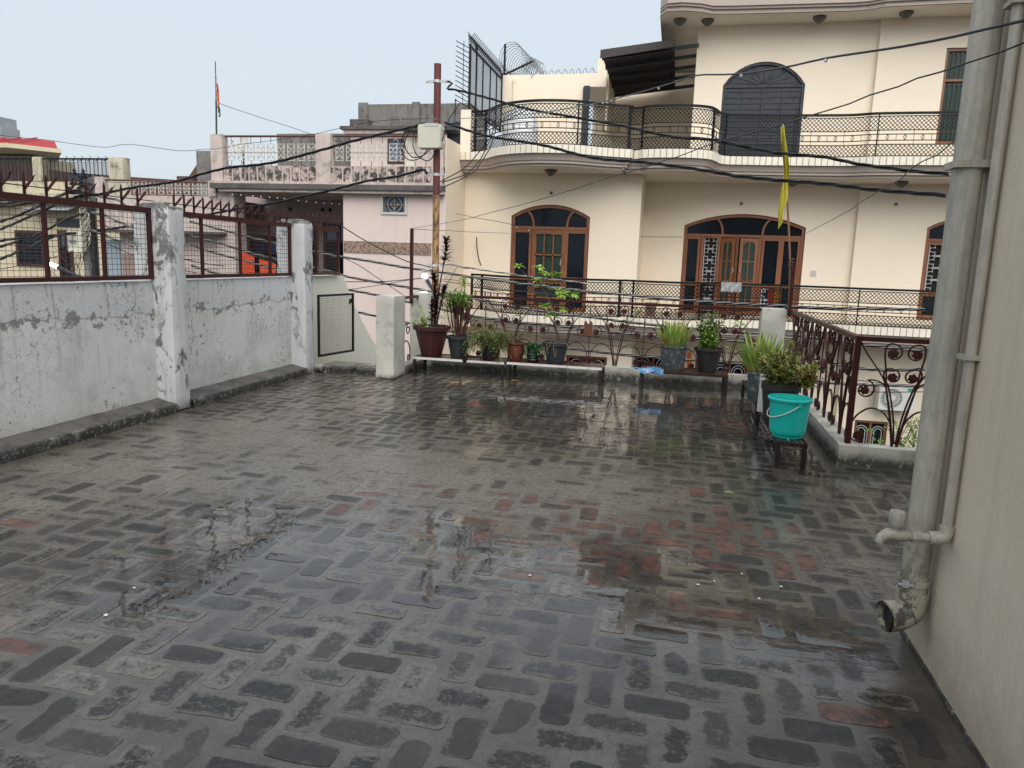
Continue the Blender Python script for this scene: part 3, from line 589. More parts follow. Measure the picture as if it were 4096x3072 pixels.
# balcony slabs following the bowed outline
PATH = [(-4.95,16.45),(-4.65,16.43),(-4.38,16.33),(-4.2,16.12),(-4.06,15.93),(-3.76,15.63),(-3.36,15.43),(-2.89,15.35),(-2.24,15.46),(-1.64,15.83),(-1.12,16.06),(-1.11,16.25),(-1.0,16.2),(-.84,16.05),(-.36,15.975),(.12,16.03),(.44,16.21),(.58,16.48),(.69,16.83),(.82,16.98),(1.05,17.03),(1.94,17.12),(2.8,17.15),(3.29,17.14),(3.7,17.0),(4.3,16.96),(5.2,16.95),(7.0,16.93),(9.0,16.93)]
PL = [Vector((p.x,p.y)) for p in smoothpath([(x,y,0) for x,y in PATH[:11]], .06)] + [Vector((p.x,p.y)) for p in smoothpath([(x,y,0) for x,y in PATH[11:]], .06)]
def inset(pl, d):
    out = []
    for i in range(len(pl)):
        t = (pl[min(i+2,len(pl)-1)] - pl[max(i-2,0)]).normalized(); nrm = Vector((-t.y,t.x)); out.append(pl[i]+nrm*d)
    return out
def arclen(pl):
    s = [0]
    for i in range(1,len(pl)): s.append(s[-1]+(pl[i]-pl[i-1]).length)
    return s
class Along:
    def __init__(s, pl): s.p = pl; s.s = arclen(pl); s.L = s.s[-1]
    def at(s, u):
        import bisect
        i = min(max(bisect.bisect(s.s,u)-1,0),len(s.p)-2); k = (u-s.s[i])/max(1e-6,s.s[i+1]-s.s[i]); p = s.p[i].lerp(s.p[i+1],k); t = (s.p[i+1]-s.p[i]).normalized(); return p, t
    def mp(s): 
        def f(u,v,d): p,t = s.at(u); return (p.x+t.y*d, p.y-t.x*d, v)
        return f
TILE = G(); TILE.box(-.056,-.012,-.085,.056,.01,.085); TILE_ME = TILE.mesh('edge_tile', MT['tile'])
def balcony(zt, x0, name, front):
    pl = [p for p in PL if p.x >= x0]
    prof = [(.17,zt-.405),(.17,zt-.36),(.115,zt-.355),(.115,zt-.30),(.085,zt-.295),(.075,zt-.255),(.045,zt-.20),(.03,zt-.17),(.03,zt-.165)]
    g = G(); m = len(prof); rows = [inset(pl,d) for d,_ in prof]
    g.add([(rows[k][i].x,rows[k][i].y,prof[k][1]) for i in range(len(pl)) for k in range(m)], [(i*m+k,(i+1)*m+k,(i+1)*m+k+1,i*m+k+1) for i in range(len(pl)-1) for k in range(m-1)])
    slab = g.build('balcony_cornice', MT['mauve'], ch, True)
    g = G(); a = inset(pl,.171); n = len(a); g.add([(p.x,p.y,zt-.404) for p in a]+[(p.x,18.6,zt-.404) for p in a], [(i,i+n,i+1+n,i+1) for i in range(n-1)]); g.build('soffit', MT['soffit'], ch)
    g = G(); a = inset(pl,.01); g.add([(p.x,p.y,zt-.01) for p in a]+[(p.x,24,zt-.01) for p in a]+[(p.x,p.y,zt-.175) for p in a], [(i,i+1,i+1+n,i+n) for i in range(n-1)]+[(i,i+2*n,i+1+2*n,i+1) for i in range(n-1)]); g.build('balcony_floor', MT['grout'], ch)
    al = Along(pl); k = int(al.L/.124)
    for i in range(k):
        p, t = al.at((i+.5)*al.L/k)
        if p.x < 6.6: place('edge_tile', TILE_ME, slab, (p.x,p.y,zt-.085), (random.gauss(0,.008),0,math.atan2(t.y,t.x)), (random.uniform(.95,.99),1,1))
    # railing: two bands of lattice, a band of diamonds between
    ra = Along(inset(pl,.07)); mp = ra.mp(); h = front; z = lambda q: zt+q*h
    rr = G(); rr.build('balcony_railing', MT['blackgreen'], ch) if False else None
    g = G(); u = [ra.L*i/260 for i in range(261)]
    g.sweep([(q,z(.86)) for q in u], .045, mp, -.03, .03); rail = g.build('balcony_railing', MT['blackgreen'], ch)
    for q in (.805,.53,.45,.33,.25,.02):
        g = G(); g.sweep([(a,z(q)) for a in u], .017, mp, -.009, .009); g.build('rail', MT['blackgreen'], rail)
    for nm, za, zb in (('lattice',z(.02),z(.25)),('lattice',z(.53),z(.805))):
        g = G(); hh = zb-za; st = .082; q = 0
        while q < ra.L-hh:
            if ra.at(q)[0].x < 6.4:
                g.sweep([(q,za),(q+hh*.5,za+hh*.5),(q+hh,zb)], .013, mp, -.005, .001); g.sweep([(q+hh,za),(q+hh*.5,za+hh*.5),(q,zb)], .013, mp, -.001, .004)
            q += st
        g.build(nm, MT['blackgreen'], rail)
    q = .12; i = 0
    while q < ra.L-.1 and ra.at(q)[0].x < 6.4:
        if i % 2 == 0:
            for dx in (0,):
                g = G(); c = z(.39); s = .032; g.sweep([(q,c+.062),(q+s,c+.004),(q,c-.062),(q-s,c+.004)], .009, mp, -.005, .005, True); g.sweep([(q,z(.45)),(q,z(.33))], .007, mp, -.003, .003); g.build('diamond', MT['blackgreen'], rail)
        else:
            g = G(); g.sweep([(q,z(.53)),(q,z(.25))] if i % 4 == 1 else [(q,z(.45)),(q,z(.33))], .008, mp, -.004, .004); g.build('strut', MT['blackgreen'], rail)
        q += .165; i += 1
    for xx in (-4.62,-4.35,-2.2,-1.2,-.93,.5,.78,2.2,3.8,5.3):
        if xx < x0+.02: continue
        q = min((abs(ra.at(ra.L*k/800)[0].x-xx),ra.L*k/800) for k in range(801))[1]; w = .05 if xx in (-4.35,-1.2,.5,-4.62) else .022
        g = G(); g.sweep([(q,zt-.01),(q,z(.86))], w, mp, -.018, .018); g.build('post', MT['blackgreen'], rail)
balcony(3.90, -4.96, 'upper', 1.0); balcony(.41, -4.66, 'lower', .915)
block('end_pillar', MT['cream'], -4.95,16.45,3.9,-4.72,16.75,4.80); block('balcony_end', MT['cream'], -4.95,16.46,.0,-4.64,16.9,.40)
# roof slab over the top floor
RP = [(-.80,24),(-.78,17.68),(-.63,17.35),(-.3,17.32),(.085,17.44),(.34,17.62),(.8,17.66),(3.2,17.74),(3.5,17.70),(3.8,17.55),(5.3,17.5),(9,17.5),(9,24)]
g = G(); n = len(RP)
for d, z0, z1 in ((0,6.965,7.05),(-.05,7.05,7.10),(-.09,7.10,7.30)):
    c = [(x, y+(d if 16 < y < 20 else 0)) for x,y in RP]; g.add([(x,y,z0) for x,y in c]+[(x,y,z1) for x,y in c], [tuple(range(n)),tuple(range(2*n-1,n-1,-1))]+[(i,i+n,(i+1)%n+n,(i+1)%n) for i in range(n)])
roof = g.build('roof_slab', MT['mauve'], ch)
g = G(); g.add([(x,y+(.03 if 16 < y < 20 else 0),6.958) for x,y in RP], [tuple(range(n))]); g.build('roof_soffit', MT['soffit'], ch)
# --- doors and windows
def leaf(g, a, b, z0, z1, w, mp, d0, d1): g.sweep([(a+w/2,z0+w/2),(b-w/2,z0+w/2),(b-w/2,z1-w/2),(a+w/2,z1-w/2)], w, mp, d0, d1, True)
def pane(par, mat, a, b, z0, z1, mp, d=-.03):
    g = G(); g.prism([(a,z0),(b,z0),(b,z1),(a,z1)], mp, d-.006, d); return g.build('pane', mat, par)
def quatre(par, a, b, z0, z1, mp, n, d=-.02):
    g = G(); w = b-a; h = (z1-z0)/n; c = (a+b)/2
    leaf(g,a,b,z0,z1,.016,mp,d-.004,d+.004)
    for k in range(n):
        cz = z0+h*(k+.5); pts = []
        for i in range(32):
            th = 2*math.pi*i/32; r = .20+.22*abs(math.cos(2*th))**.7; pts.append((c+r*w*math.cos(th)*1.12, cz+r*h*math.sin(th)*1.12))
        g.sweep(pts, .009, mp, d-.004, d+.004, True)
        if k: g.sweep([(a,z0+h*k),(b,z0+h*k)], .007, mp, d-.003, d+.003)
        for s in (-1,1):
            for e in (-1,1): g.sweep([(c+s*.10*w,cz+e*.42*h),(c+s*.34*w,cz+e*.5*h)], .006, mp, d-.003, d+.003)
    return g.build('white_grille', MT['whitegrille'], par)
def arched_frame(a, b, zb, zs, rise, y, zt, arcs):
    mp = FX(y+.10); g = G(); n = 18; w = .075; xs = [a+w/2+(b-a-w)*i/n for i in range(n+1)]
    g.sweep([(a+w/2,zb)]+[(x,archz(x,a,b,zs,rise)-w*.45) for x in xs]+[(b-w/2,zb)], w, mp, -.04, .045)
    g.sweep([(a+.05,zt),(b-.05,zt)], .06, mp, -.03, .04)
    for (x0, x1) in arcs:      # curved bars in the fanlight
        zt0 = archz(x0,a,b,zs,rise)-.06; g.sweep(bez((x0,zt0),(x0+(x1-x0)*.75,zt0-.05),(x1,zt+.15),(x1,zt+.02),8), .045, mp, -.02, .035)
    d = g.build('arched_door', MT['wood'], ch)
    g = G(); xs = [a+.06+(b-a-.12)*i/n for i in range(n+1)]; pts = [(xs[0],zt)]+[(x,archz(x,a,b,zs,rise)-.05) for x in xs]+[(xs[-1],zt)]
    g.prism(pts, mp, -.030, -.024); g.build('fanlight_pane', MT['glass'], d)
    return d, mp
d1, mp = arched_frame(*D1, YL, 2.30, ((-3.47,-3.31),(-2.39,-2.54)))
g = G()
for x in (-3.755,-3.38,-3.31,-2.585,-2.53,-2.09): g.sweep([(x,.43),(x,2.28)], .055, mp, -.03, .03)
for z in (.47,1.16,2.235): g.sweep([(-3.78,z),(-3.36,z)], .085, mp, -.03, .026); g.sweep([(-2.56,z),(-2.07,z)], .085, mp, -.03, .026)
for z in (.50,1.10,2.22): g.sweep([(-3.29,z),(-2.6,z)], .12, mp, -.03, .02)
for x in (-3.055,-2.845): g.sweep([(x,1.2),(x,2.2)], .028, mp, -.03, .018)
for z in (1.70,): g.sweep([(-3.28,z),(-2.6,z)], .03, mp, -.03, .018)
for x in (-3.27,-2.62): g.sweep([(x,.45),(x,2.25)], .06, mp, -.03, .018)
for z in (.95,.72): g.sweep([(-3.25,z),(-2.64,z)], .03, mp, -.03, .01)
g.build('door_leaf', MT['wood'], d1)
for a,b,z0,z1,m in ((-3.73,-3.40,1.2,2.2,'glass'),(-3.73,-3.40,.5,1.12,'glass'),(-2.51,-2.11,1.2,2.2,'glass'),(-2.51,-2.11,.5,1.12,'glass'),(-3.26,-3.065,1.15,2.19,'greenglass'),(-3.045,-2.855,1.15,2.19,'greenglass'),(-2.835,-2.64,1.15,2.19,'greenglass'),(-3.26,-2.64,.5,1.06,'greenglass')): pane(d1, MT[m], a,b,z0,z1,mp)
g = G(); g.tube([(-2.655,YL+.06,1.60),(-2.655,YL+.035,1.58),(-2.655,YL+.035,1.48),(-2.655,YL+.06,1.46)], .008, 6); g.build('handle', MT['silver'], d1)
d2, mp = arched_frame(*D2, YM, 2.29, ((.80,.96),(2.03,1.86)))
g = G()
for x in (.14,.44,.515,.90,1.32,1.83,1.90,2.27,2.33,2.70): g.sweep([(x,.43),(x,2.27)], .06, mp, -.03, .03)
for a,b in ((.12,.45),(1.86,2.28),(2.30,2.72)):
    for z in (.47,1.14,2.235): g.sweep([(a,z),(b,z)], .08, mp, -.03, .026)
g.sweep([(.5,2.25),(.92,2.25)], .04, mp, -.03, .02); g.sweep([(.5,1.16),(.92,1.16)], .06, mp, -.03, .02)
g.build('side_frames', MT['wood'], d2)
for a,b,z0,z1,m in ((.18,.41,1.18,2.2,'glass'),(.18,.41,.5,1.1,'glass'),(1.94,2.24,1.18,2.2,'glass'),(1.94,2.24,.5,1.1,'glass'),(2.37,2.66,1.18,2.2,'glass'),(2.37,2.66,.5,1.1,'glass')): pane(d2, MT[m], a,b,z0,z1,mp)
quatre(d2,.56,.86,1.18,2.24,mp,4); quatre(d2,.56,.86,.5,1.08,mp,2); quatre(d2,1.95,2.23,.55,1.08,mp,2,.005)
def swung(px, ang, w, flip):      # a hinged leaf of the middle pair, ajar
    c, s = math.cos(R(ang)), math.sin(R(ang)); m = lambda u,v,d: (px+flip*u*c+d*s*flip, YM+.10-u*s-d*c, v)
    g = G(); leaf(g,0,w,.45,2.24,.075,m,-.02,.02); g.sweep([(w/2,.5),(w/2,2.2)], .025, m, -.018,.018)
    for z in (1.16,.62,1.70): g.sweep([(.05,z),(w-.05,z)], .11 if z != 1.70 else .025, m, -.018, .016)
    g.sweep(bez((.07,1.30),(.1,1.2),(w-.1,1.2),(w-.07,1.30),8), .02, m, -.02, .028); g.sweep(bez((.07,2.10),(.12,2.2),(w-.12,2.2),(w-.07,2.10),8), .03, m, -.02, .026)
    o = g.build('door_leaf', MT['wood'], d2)
    g = G(); g.prism([(.06,.5),(w-.06,.5),(w-.06,2.19),(.06,2.19)], m, -.008, -.002); g.build('pane', MT['greenglass'], d2)
    g = G(); g.tube([m(w-.04,1.55,.02),m(w-.04,1.53,.05),m(w-.04,1.44,.05),m(w-.04,1.42,.02)], .008, 6); g.build('handle', MT['silver'], d2)
swung(.93,38,.40,1); swung(1.80,12,.43,-1)
w3, mp = arched_frame(*W3, YR_, 2.30, ((5.85,5.95),))
g = G()
for x in (5.40,5.86,6.7): g.sweep([(x,.54),(x,2.28)], .06, mp, -.03, .03)
for z in (.58,1.1,2.24): g.sweep([(5.36,z),(6.7,z)], .09, mp, -.03, .02)
g.build('window_frame', MT['wood'], w3); quatre(w3,5.45,5.82,1.16,2.22,mp,4); pane(w3, MT['glass'], 5.44,5.83,.6,1.05,mp)
def flatwin(a,b,z0,z1,y,mats,n=2,grille=None):
    mp = FX(y+.08); g = G(); leaf(g,a,b,z0,z1,.06,mp,-.03,.035)
    for k in range(1,n): x = a+(b-a)*k/n; g.sweep([(x,z0),(x,z1)], .05, mp, -.03, .03)
    o = g.build('window', MT['wood'], ch)
    for k in range(n): pane(o, mats, a+(b-a)*k/n+.03, a+(b-a)*(k+1)/n-.03, z0+.05, z1-.05, mp)
    if grille:
        g = G()
        for k in range(n):
            c = a+(b-a)*(k+.5)/n; w = (b-a)/n*.5
            for q in (1,.62): g.sweep([(c-w*.75*q,z0+.06)]+[(c+w*.75*q*math.cos(R(180-18*i)),z1-.28+w*.8*q*math.sin(R(180-18*i))) for i in range(11)]+[(c+w*.75*q,z0+.06)], .014, mp, -.01, .0)
        g.build('window_grille', grille, o)
    return o, mp
flatwin(-2.42,-1.47,-1.95,-.58,YL,MT['glass'],2,MT['whitegrille']); flatwin(-1.02,.10,-2.0,-.66,YM,MT['glass'],2,MT['whitegrille']); flatwin(.55,1.78,-2.0,-.68,YM,MT['glass'],3,MT['whitegrille']); flatwin(4.28,5.0,-2.9,-1.88,YR_,MT['glass'],2,MT['whitegrille'])
o, mp = flatwin(5.27,6.6,4.35,6.33,YR_,MT['greenglass'],2)
g = G(); g.sweep([(5.3,5.68),(6.57,5.68)], .05, mp, -.03, .03)
g.build('transom', MT['wood'], o); g = G()
for k in range(14):
    x = 5.34+.09*k
    g.sweep([(x,4.4),(x,6.28)], .010, mp, -.012, -.004)
    for zt in (5.56,6.22): g.sweep(arc(x+.045,zt,.04,180,0,6), .010, mp, -.012, -.004)
g.build('window_grille', metal('dark_green_grille',(.05,.075,.07),.4,0), o)
# charcoal arched double door of the upper floor
a,b,zb,zs,rise = UA; mp = FX(YM+.08); g = G(); n = 20; xs = [a+.03+(b-a-.06)*i/n for i in range(n+1)]
g.sweep([(a+.03,zb)]+[(x,archz(x,a,b,zs,rise)-.03) for x in xs]+[(b-.03,zb)], .06, mp, -.03, .05); ud = g.build('steel_door', MT['dooriron'], ch)
g = G(); g.prism([(a+.02,zb),(b-.02,zb)]+[(x,archz(x,a,b,zs,rise)-.02) for x in xs[::-1]], mp, -.03, .0); g.build('door_skin', MT['dooriron'], ud)
g = G(); c = (a+b)/2
for k in range(1,10):
    an = R(18*k); ex = c+math.cos(an)*(b-a)*.47; g.sweep([(c+.12*math.cos(an),zs+.02+.05*math.sin(an)),(ex, min(archz(ex,a,b,zs,rise)-.05, zs+.02+math.sin(an)*rise*.92))], .016, mp, 0, .014)
for r in (.10,.16): g.sweep([(c+r*math.cos(R(i*18)),zs+.02+r*.45*math.sin(R(i*18))) for i in range(11)], .014, mp, 0, .016)
g.sweep([(a+.05,zs-.02),(b-.05,zs-.02)], .05, mp, 0, .03); g.sweep([(c,zb),(c,zs-.04)], .03, mp, 0, .03)
for x in (a+.46,b-.46): g.sweep([(x,zb+.02),(x,zs-.05)], .022, mp, 0, .018)
for k in range(14): z = zb+.1+k*.128; g.sweep([(a+.06,z),(c-.02,z)], .018, mp, 0, .014); g.sweep([(c+.02,z),(b-.06,z)], .018, mp, 0, .014)
g.build('door_ribs', MT['dooriron'], ud)
# ceiling lamps, vents, switch plate, conduit
MT['lampmetal'] = metal('dull_lamp_shade', (.10,.10,.09), .5, .3)
for (x,y,z) in ((-2.83,16.2,3.49),(2.35,17.9,3.49),(4.55,17.8,3.49),(.25,18.0,6.95),(2.6,18.05,6.95),(4.3,17.95,6.95),(-.35,17.9,6.95)):
    g = G(); g.lathe([(.14,0),(.145,-.02),(.10,-.075),(.05,-.115),(.012,-.13)], 14, (x,y,z)); g.build('ceiling_lamp', MT['lampmetal'], ch, True)
for (x,y,z) in ((-2.92,YL,3.07),(1.32,YM,3.03),(4.62,YR_,3.06)):
    g = G(); g.prism(arc(x,z,.055,0,345,23), FX(y), 0, .02); v = g.build('vent', MT['soffit'], ch); g = G(); g.prism(arc(x,z,.034,0,345,23), FX(y), .02, .024); g.build('vent_hole', MT['lampmetal'], v)
g = G(); g.box(3.0,YM-.02,1.42,3.13,YM,1.56); v = g.build('switch_plate', plain('white_plastic',(.7,.69,.65),.4), ch)
g = G()
for i in range(2):
    for k in range(2): g.box(3.02+.05*i,YM-.028,1.445+.05*k,3.055+.05*i,YM-.02,1.48+.05*k)
g.build('switch', plain('grey_plastic',(.45,.44,.42),.4), v)
# --- tank terrace: back wall, awning, fence, coil
g = G(); g.box(-4.88,20,3.9,-2.74,20.25,6.36); g.box(-2.74,20,6.05,-2.14,20.25,6.37); g.build('terrace_wall', MT['cream'], ch)
g = G(); g.box(-2.39,20.002,6.37,-2.14,22.6,6.72); g.box(-2.16,20.26,5.0,-2.10,22.6,6.36); g.build('parapet_step', MT['cream'], ch)
g = G(); g.prism([(-2.74,6.05),(-2.14,6.05),(-2.14,6.03),(-2.74,6.03)], lambda u,v,d: (u,20+d,v), 0, 2.4); g.build('canopy_slab', MT['soffit'], ch)
block('rear_wall', MT['cream'], -2.74,22.4,3.9,.07,22.6,6.9); block('column', MT['dooriron'], -2.70,19.9,3.9,-2.55,20.0,6.04)
def slope(u,v,d): return (u, v, 6.36+.11*(u+2.1) - (v-18.0)*.02 + d)
g = G(); n = 40
for k in range(n):
    u0 = -2.10+1.66*k/n; um = u0+1.66*.5/n; u1 = -2.10+1.66*(k+1)/n
    g.add([slope(u0,18.0,0),slope(um,18.0,.02),slope(u1,18.0,0),slope(u0,22.3,0),slope(um,22.3,.02),slope(u1,22.3,0)], [(0,3,4,1),(1,4,5,2)])
aw = g.build('awning_sheet', metal('dark_brown_roof_sheet',(.022,.019,.021),.6,.3,(.035,.028,.028)), ch)
g = G(); g.add([slope(-2.1,17.99,-.16),slope(-.44,17.99,-.13),slope(-.44,17.99,.03),slope(-2.1,17.99,.03)], [(0,1,2,3)]); g.build('fascia', metal('dark_fascia',(.05,.038,.034),.6,.1), aw)
g = G()
for v in (18.4,19.2,20.1,21.0,22.0): g.bar(slope(-2.1,v,-.05),(.10,v,6.36+.11*2.2-(v-18)*.02-.05), .05, .08)
g.build('beams', MT['dooriron'], ch)
g = G(); g.tube([(-4.56,19.97,3.9),(-4.56,19.97,6.2)], .035, 10); g.tube([(-4.56,19.97,6.17),(-4.56,19.97,6.25)], .045, 10); g.build('wall_pipe', MT['cream'], ch, True)
tk = thing('water_tank', (-3.97,18.2,3.9), 'white ribbed plastic water tank on the cream house upper terrace', 'tank'); MT['tankw'] = plain('white_tank_plastic',(.66,.68,.69),.4,.5,.06)
prof = [(.40,0)]
for k in range(12): z = .08*k; prof += [(.425,z+.01),(.435,z+.035),(.425,z+.06)]
g = G(); g.lathe(prof+[(.42,.98),(.38,1.1),(.27,1.2),(.16,1.24)], 28, (-3.97,18.2,3.9)); g.build('tank_body', MT['tankw'], tk, True)
g = G(); g.lathe([(.17,1.22),(.18,1.24),(.17,1.29),(.05,1.31)], 20, (-3.97,18.2,3.9)); g.build('tank_lid', MT['tankw'], tk, True)
fc = thing('security_fence', (-4.9,18.4,4.9), 'tall sheeted security fence with spikes along the cream house terrace edge', 'fence'); X = -4.9
g = G(); g.box(X-.01,16.95,5.0,X-.004,19.9,6.22); g.build('sheet', leafmat('milky_sheet',(.85,.88,.91),(.9,.92,.94),None,.5,14,.75), fc)
for k in range(40):
    pass
g = G()
for k in range(58): y = 17.0+.05*k; g.bar((X+.004,y,5.02),(X+.004,y,6.2),.006,.012,(1,0,0))
g.build('corrugation', leafmat('milky_sheet_rib',(.7,.74,.78),(.76,.8,.84),None,.5,14,.7), fc)
for y,z1,w in ((16.9,6.29,.045),(17.42,6.42,.05),(18.0,6.27,.02),(18.7,6.27,.02),(19.35,6.27,.02),(19.93,6.4,.05)):
    g = G(); g.box(X-.02,y-w/2,4.9,X+.03,y+w/2,z1); g.build('post', MT['black'], fc)
for z in (4.93,5.02,6.25): g = G(); g.box(X-.02,16.9,z-.015,X+.03,19.93,z+.015); g.build('rail', MT['black'], fc)
for k in range(30):
    y = 16.8+.106*k; g = G(); g.tube([(X,y,6.24),(X,y,6.46)], .009, 4); g.tube([(X,y,6.34),(X+.13,y+.02,6.50)], .008, 4); g.tube([(X,y,6.34),(X-.02,y,6.52)], .007, 4); g.build('spike', MT['black'], fc)
for k in range(13):
    z = 5.0+.105*k; g = G(); g.tube([(X-.01,16.88,z-.06),(X-.32,16.86,z+.10)], .009, 4); g.build('spike', MT['black'], fc)
g = G(); g.tube([(X-.14,16.87,5.0),(X-.14,16.87,6.35)], .008, 5); g.build('tie_rod', MT['black'], fc)
rc = thing('razor_wire', (-3.5,20.1,6.36), 'coils of razor wire on the cream terrace wall beside the fence', 'razor wire')
g = G(); g.tube([(-4.86,20.05,6.2),(-4.86,20.05,7.15)], .03, 6); g.build('support_post', MT['black'], rc); g = G(); g.bar((-4.86,20.04,6.38),(-4.05,20.04,6.72),.03,.05); g.build('strut', MT['black'], rc)
for nm, (x0,y0,z0), (x1,y1,z1), r0, r1, turns in (('coil',(-4.72,20.1,6.86),(-4.45,22.2,6.75),.34,.32,14),('coil',(-4.25,20.15,6.52),(-3.95,20.4,6.45),.30,.26,7),('coil',(-4.0,20.12,6.42),(-2.4,20.12,6.40),.05,.12,9)):
    n = turns*14; pts = []
    for i in range(n+1):
        t = i/n; th = 2*math.pi*turns*t; r = r0+(r1-r0)*t; ax = Vector((x1-x0,y1-y0,z1-z0)).normalized(); e1 = ax.cross(Vector((0,0,1))).normalized(); e2 = e1.cross(ax); p = Vector((x0+(x1-x0)*t,y0+(y1-y0)*t,z0+(z1-z0)*t)); pts.append(p+e1*r*math.cos(th)+e2*r*math.sin(th)*1.1)
    g = G(); g.tube(pts, .010, 4); g.build(nm, metal('razor_wire_steel',(.22,.24,.25),.4,.2), rc)
# things on the cream house
ac = thing('air_conditioner', (5.2,18.0,-1.5), 'white outdoor air conditioner on the cream house ground floor wall', 'air conditioner'); MT['acw'] = plain('ac_white',(.70,.70,.67),.4,.5,.05)
g = G(); g.box(4.64,17.95,-1.53,5.40,18.24,-.96); g.build('case', MT['acw'], ac)
cxa, cza = 4.91,-1.25; mp = FX(17.95)
g = G(); g.prism(arc(cxa,cza,.225,0,350,35), mp, .0, .004); g.build('fan_recess', plain('ac_dark',(.10,.10,.10),.6), ac)
g = G()
for k in range(36): a = R(10*k); g.sweep([(cxa+.05*math.cos(a),cza+.05*math.sin(a)),(cxa+.225*math.cos(a+.25),cza+.225*math.sin(a+.25))], .009, mp, .006, .014)
for r in (.225,.15,.05): g.sweep(arc(cxa,cza,r,0,350,35), .012, mp, .006, .016, True)
g.prism(arc(cxa,cza,.045,0,345,23), mp, .01, .02); g.build('fan_grille', MT['acw'], ac)
g = G(); g.prism([(5.22,-1.07),(5.36,-1.07),(5.36,-1.0),(5.22,-1.0)], mp, 0, .003); g.build('green_label', plain('green_print',(.05,.32,.2),.5), ac)
for z in (-1.545,): g = G(); g.box(4.68,17.98,z-.03,4.72,18.33,z); g.box(5.28,17.98,z-.03,5.32,18.33,z); g.build('bracket', MT['acw'], ac)
g = G(); pts = []
n = 12
def drape(x0,x1,zt,h,y,nx=14,nz=8,ph=0,sag=.0,rag=.03,tilt=0):
    vs = [(x0+(x1-x0)*i/nx, y-.018*math.sin(i*1.7+ph)*(j/nz)-.012*math.sin(i*.9+j*.7), zt+tilt*(i/nx)-sag*math.sin(math.pi*i/nx)-h*j/nz*(1+rag*math.sin(i*2.3+ph))) for j in range(nz+1) for i in range(nx+1)]
    return vs, [(j*(nx+1)+i,j*(nx+1)+i+1,(j+1)*(nx+1)+i+1,(j+1)*(nx+1)+i) for j in range(nz) for i in range(nx)]
g = G(); g.add(*drape(.92,1.34,1.235,.20,16.68,16,8,.4,0,.10)); g.add(*drape(.92,1.34,1.235,.10,16.80,16,5,1.4,0,.1))
g.add([(.92+.42*i/8, 16.68+.12*j, 1.237) for j in range(2) for i in range(9)], [(i,i+1,i+10,i+9) for i in range(8)])
solo('grey_towel', g, plain('grey_towel_cloth',(.36,.36,.37),.9,.1,.08,30,.3,200), (1.13,16.7,1.03), 'small grey towel hung over the lower balcony rail', 'towel', None, True)
g = G(); g.add(*drape(1.96,2.10,1.12,.42,17.3,8,8,.2)); solo('red_cloth', g, plain('red_cloth',(.42,.03,.02),.85), (2.03,17.3,.7), 'red cloth hanging behind the lower balcony railing', 'cloth', None, True)
g = G(); g.add(*drape(2.10,2.24,1.13,.40,17.3,8,8,1.2)); solo('orange_cloth', g, plain('orange_yellow_cloth',(.55,.22,.02),.85), (2.17,17.3,.7), 'orange yellow cloth hanging beside the red one on the lower balcony', 'cloth', None, True)
g = G(); g.add(*drape(.34,.44,-.50,.75,18.2,5,6,.2)); solo('orange_cloth', g, plain('bright_orange_cloth',(.7,.18,.03),.85), (.39,18.2,-1.2), 'narrow orange cloth by the cream house ground floor window', 'cloth', None, True)
g = G(); g.lathe([(.13,0),(.17,.26),(.19,.27),(.19,.31),(.16,.31)], 4, (-.55,17.0,.40), None, R(45)); solo('clay_planter', g, plain('worn_clay',(.20,.13,.10),.8,.3,.3,12), (-.55,17.0,.4), 'square clay planter on the lower balcony of the cream house', 'planter')
# ================================================================== pink house
pk = thing('pink_house', (-7.6,16,-3.45), 'weathered pink house with a ribbed parapet and a small round grille window', 'house'); YP = 15.45
MT['pink'] = paint('pink_house_paint', (.73,.605,.55), .7, .03, .10, (.45,.33,.30), .12, .1)
MT['pinkold'] = paint('mouldy_pink_paint', (.56,.47,.425), .75, .06, .8, (.17,.145,.13), .35, .2, 1.6)
MT['mould'] = paint('blackened_pink_parapet', (.56,.455,.41), .75, .08, 1.0, (.045,.042,.04), .9, .2, 3.0, 60, (.42,.56))
MT['blackconc'] = paint('blackened_concrete', (.11,.10,.095), .8, .2, .6, (.03,.03,.03), .4, .3)
MT['conc'] = paint('stained_concrete', (.20,.19,.175), .85, .12, .8, (.05,.05,.046), .6, .4, 1.4)
def pb(nm, mm, *b, par=None):
    g = G(); g.box(*b); return g.build(nm, mm, par or pk)
g = G(); wall_open(g, -7.29,-4.96,-3.45,2.86,YP,[(-6.41+.05,-5.81-.05,2.47,2.83,0)], .2); g.build('front_wall', MT['pink'], pk)
pb('side_wall', MT['cream'], -4.975,YP+.002,-3.45,-4.952,YL+.02,4.05); g = G(); g.prism([(YP+.3,4.04),(YL,4.04),(YL+3,4.04),(YL+3,4.0)], FY(-4.96), -.02, .008)
pb('stone_band', paint('brown_stone_band',(.36,.25,.19),.5,.15,.9,(.13,.085,.07),.5,.2,6,60,(.47,.56)), -7.29,YP-.012,1.59,-5.25,YP-.002,1.85)
g = G(); mp = FX(YP); leaf(g,-6.41,-5.81,2.44,2.87,.05,mp,-.02,.03); wv = g.build('window', plain('grey_white_frame',(.55,.54,.50),.6,.5,.2), pk)
pane(wv, plain('blue_pane',(.03,.07,.15),.1), -6.36,-5.86,2.48,2.82,mp,-.06)
g = G(); c = (-6.11,2.655)
g.sweep(arc(*c,.16,0,352,40), .014, mp, -.02, -.008, True)
for k in range(4): a = 90*k; g.sweep(arc(c[0]+.16*math.cos(R(a+45))*1.41,c[1]+.16*math.sin(R(a+45))*1.41,.16,a+180,a+270,8), .011, mp, -.02, -.01)
for s in ([(-6.36,2.655),(-5.86,2.655)],[(-6.11,2.47),(-6.11,2.83)]): g.sweep(s, .010, mp, -.02, -.01)
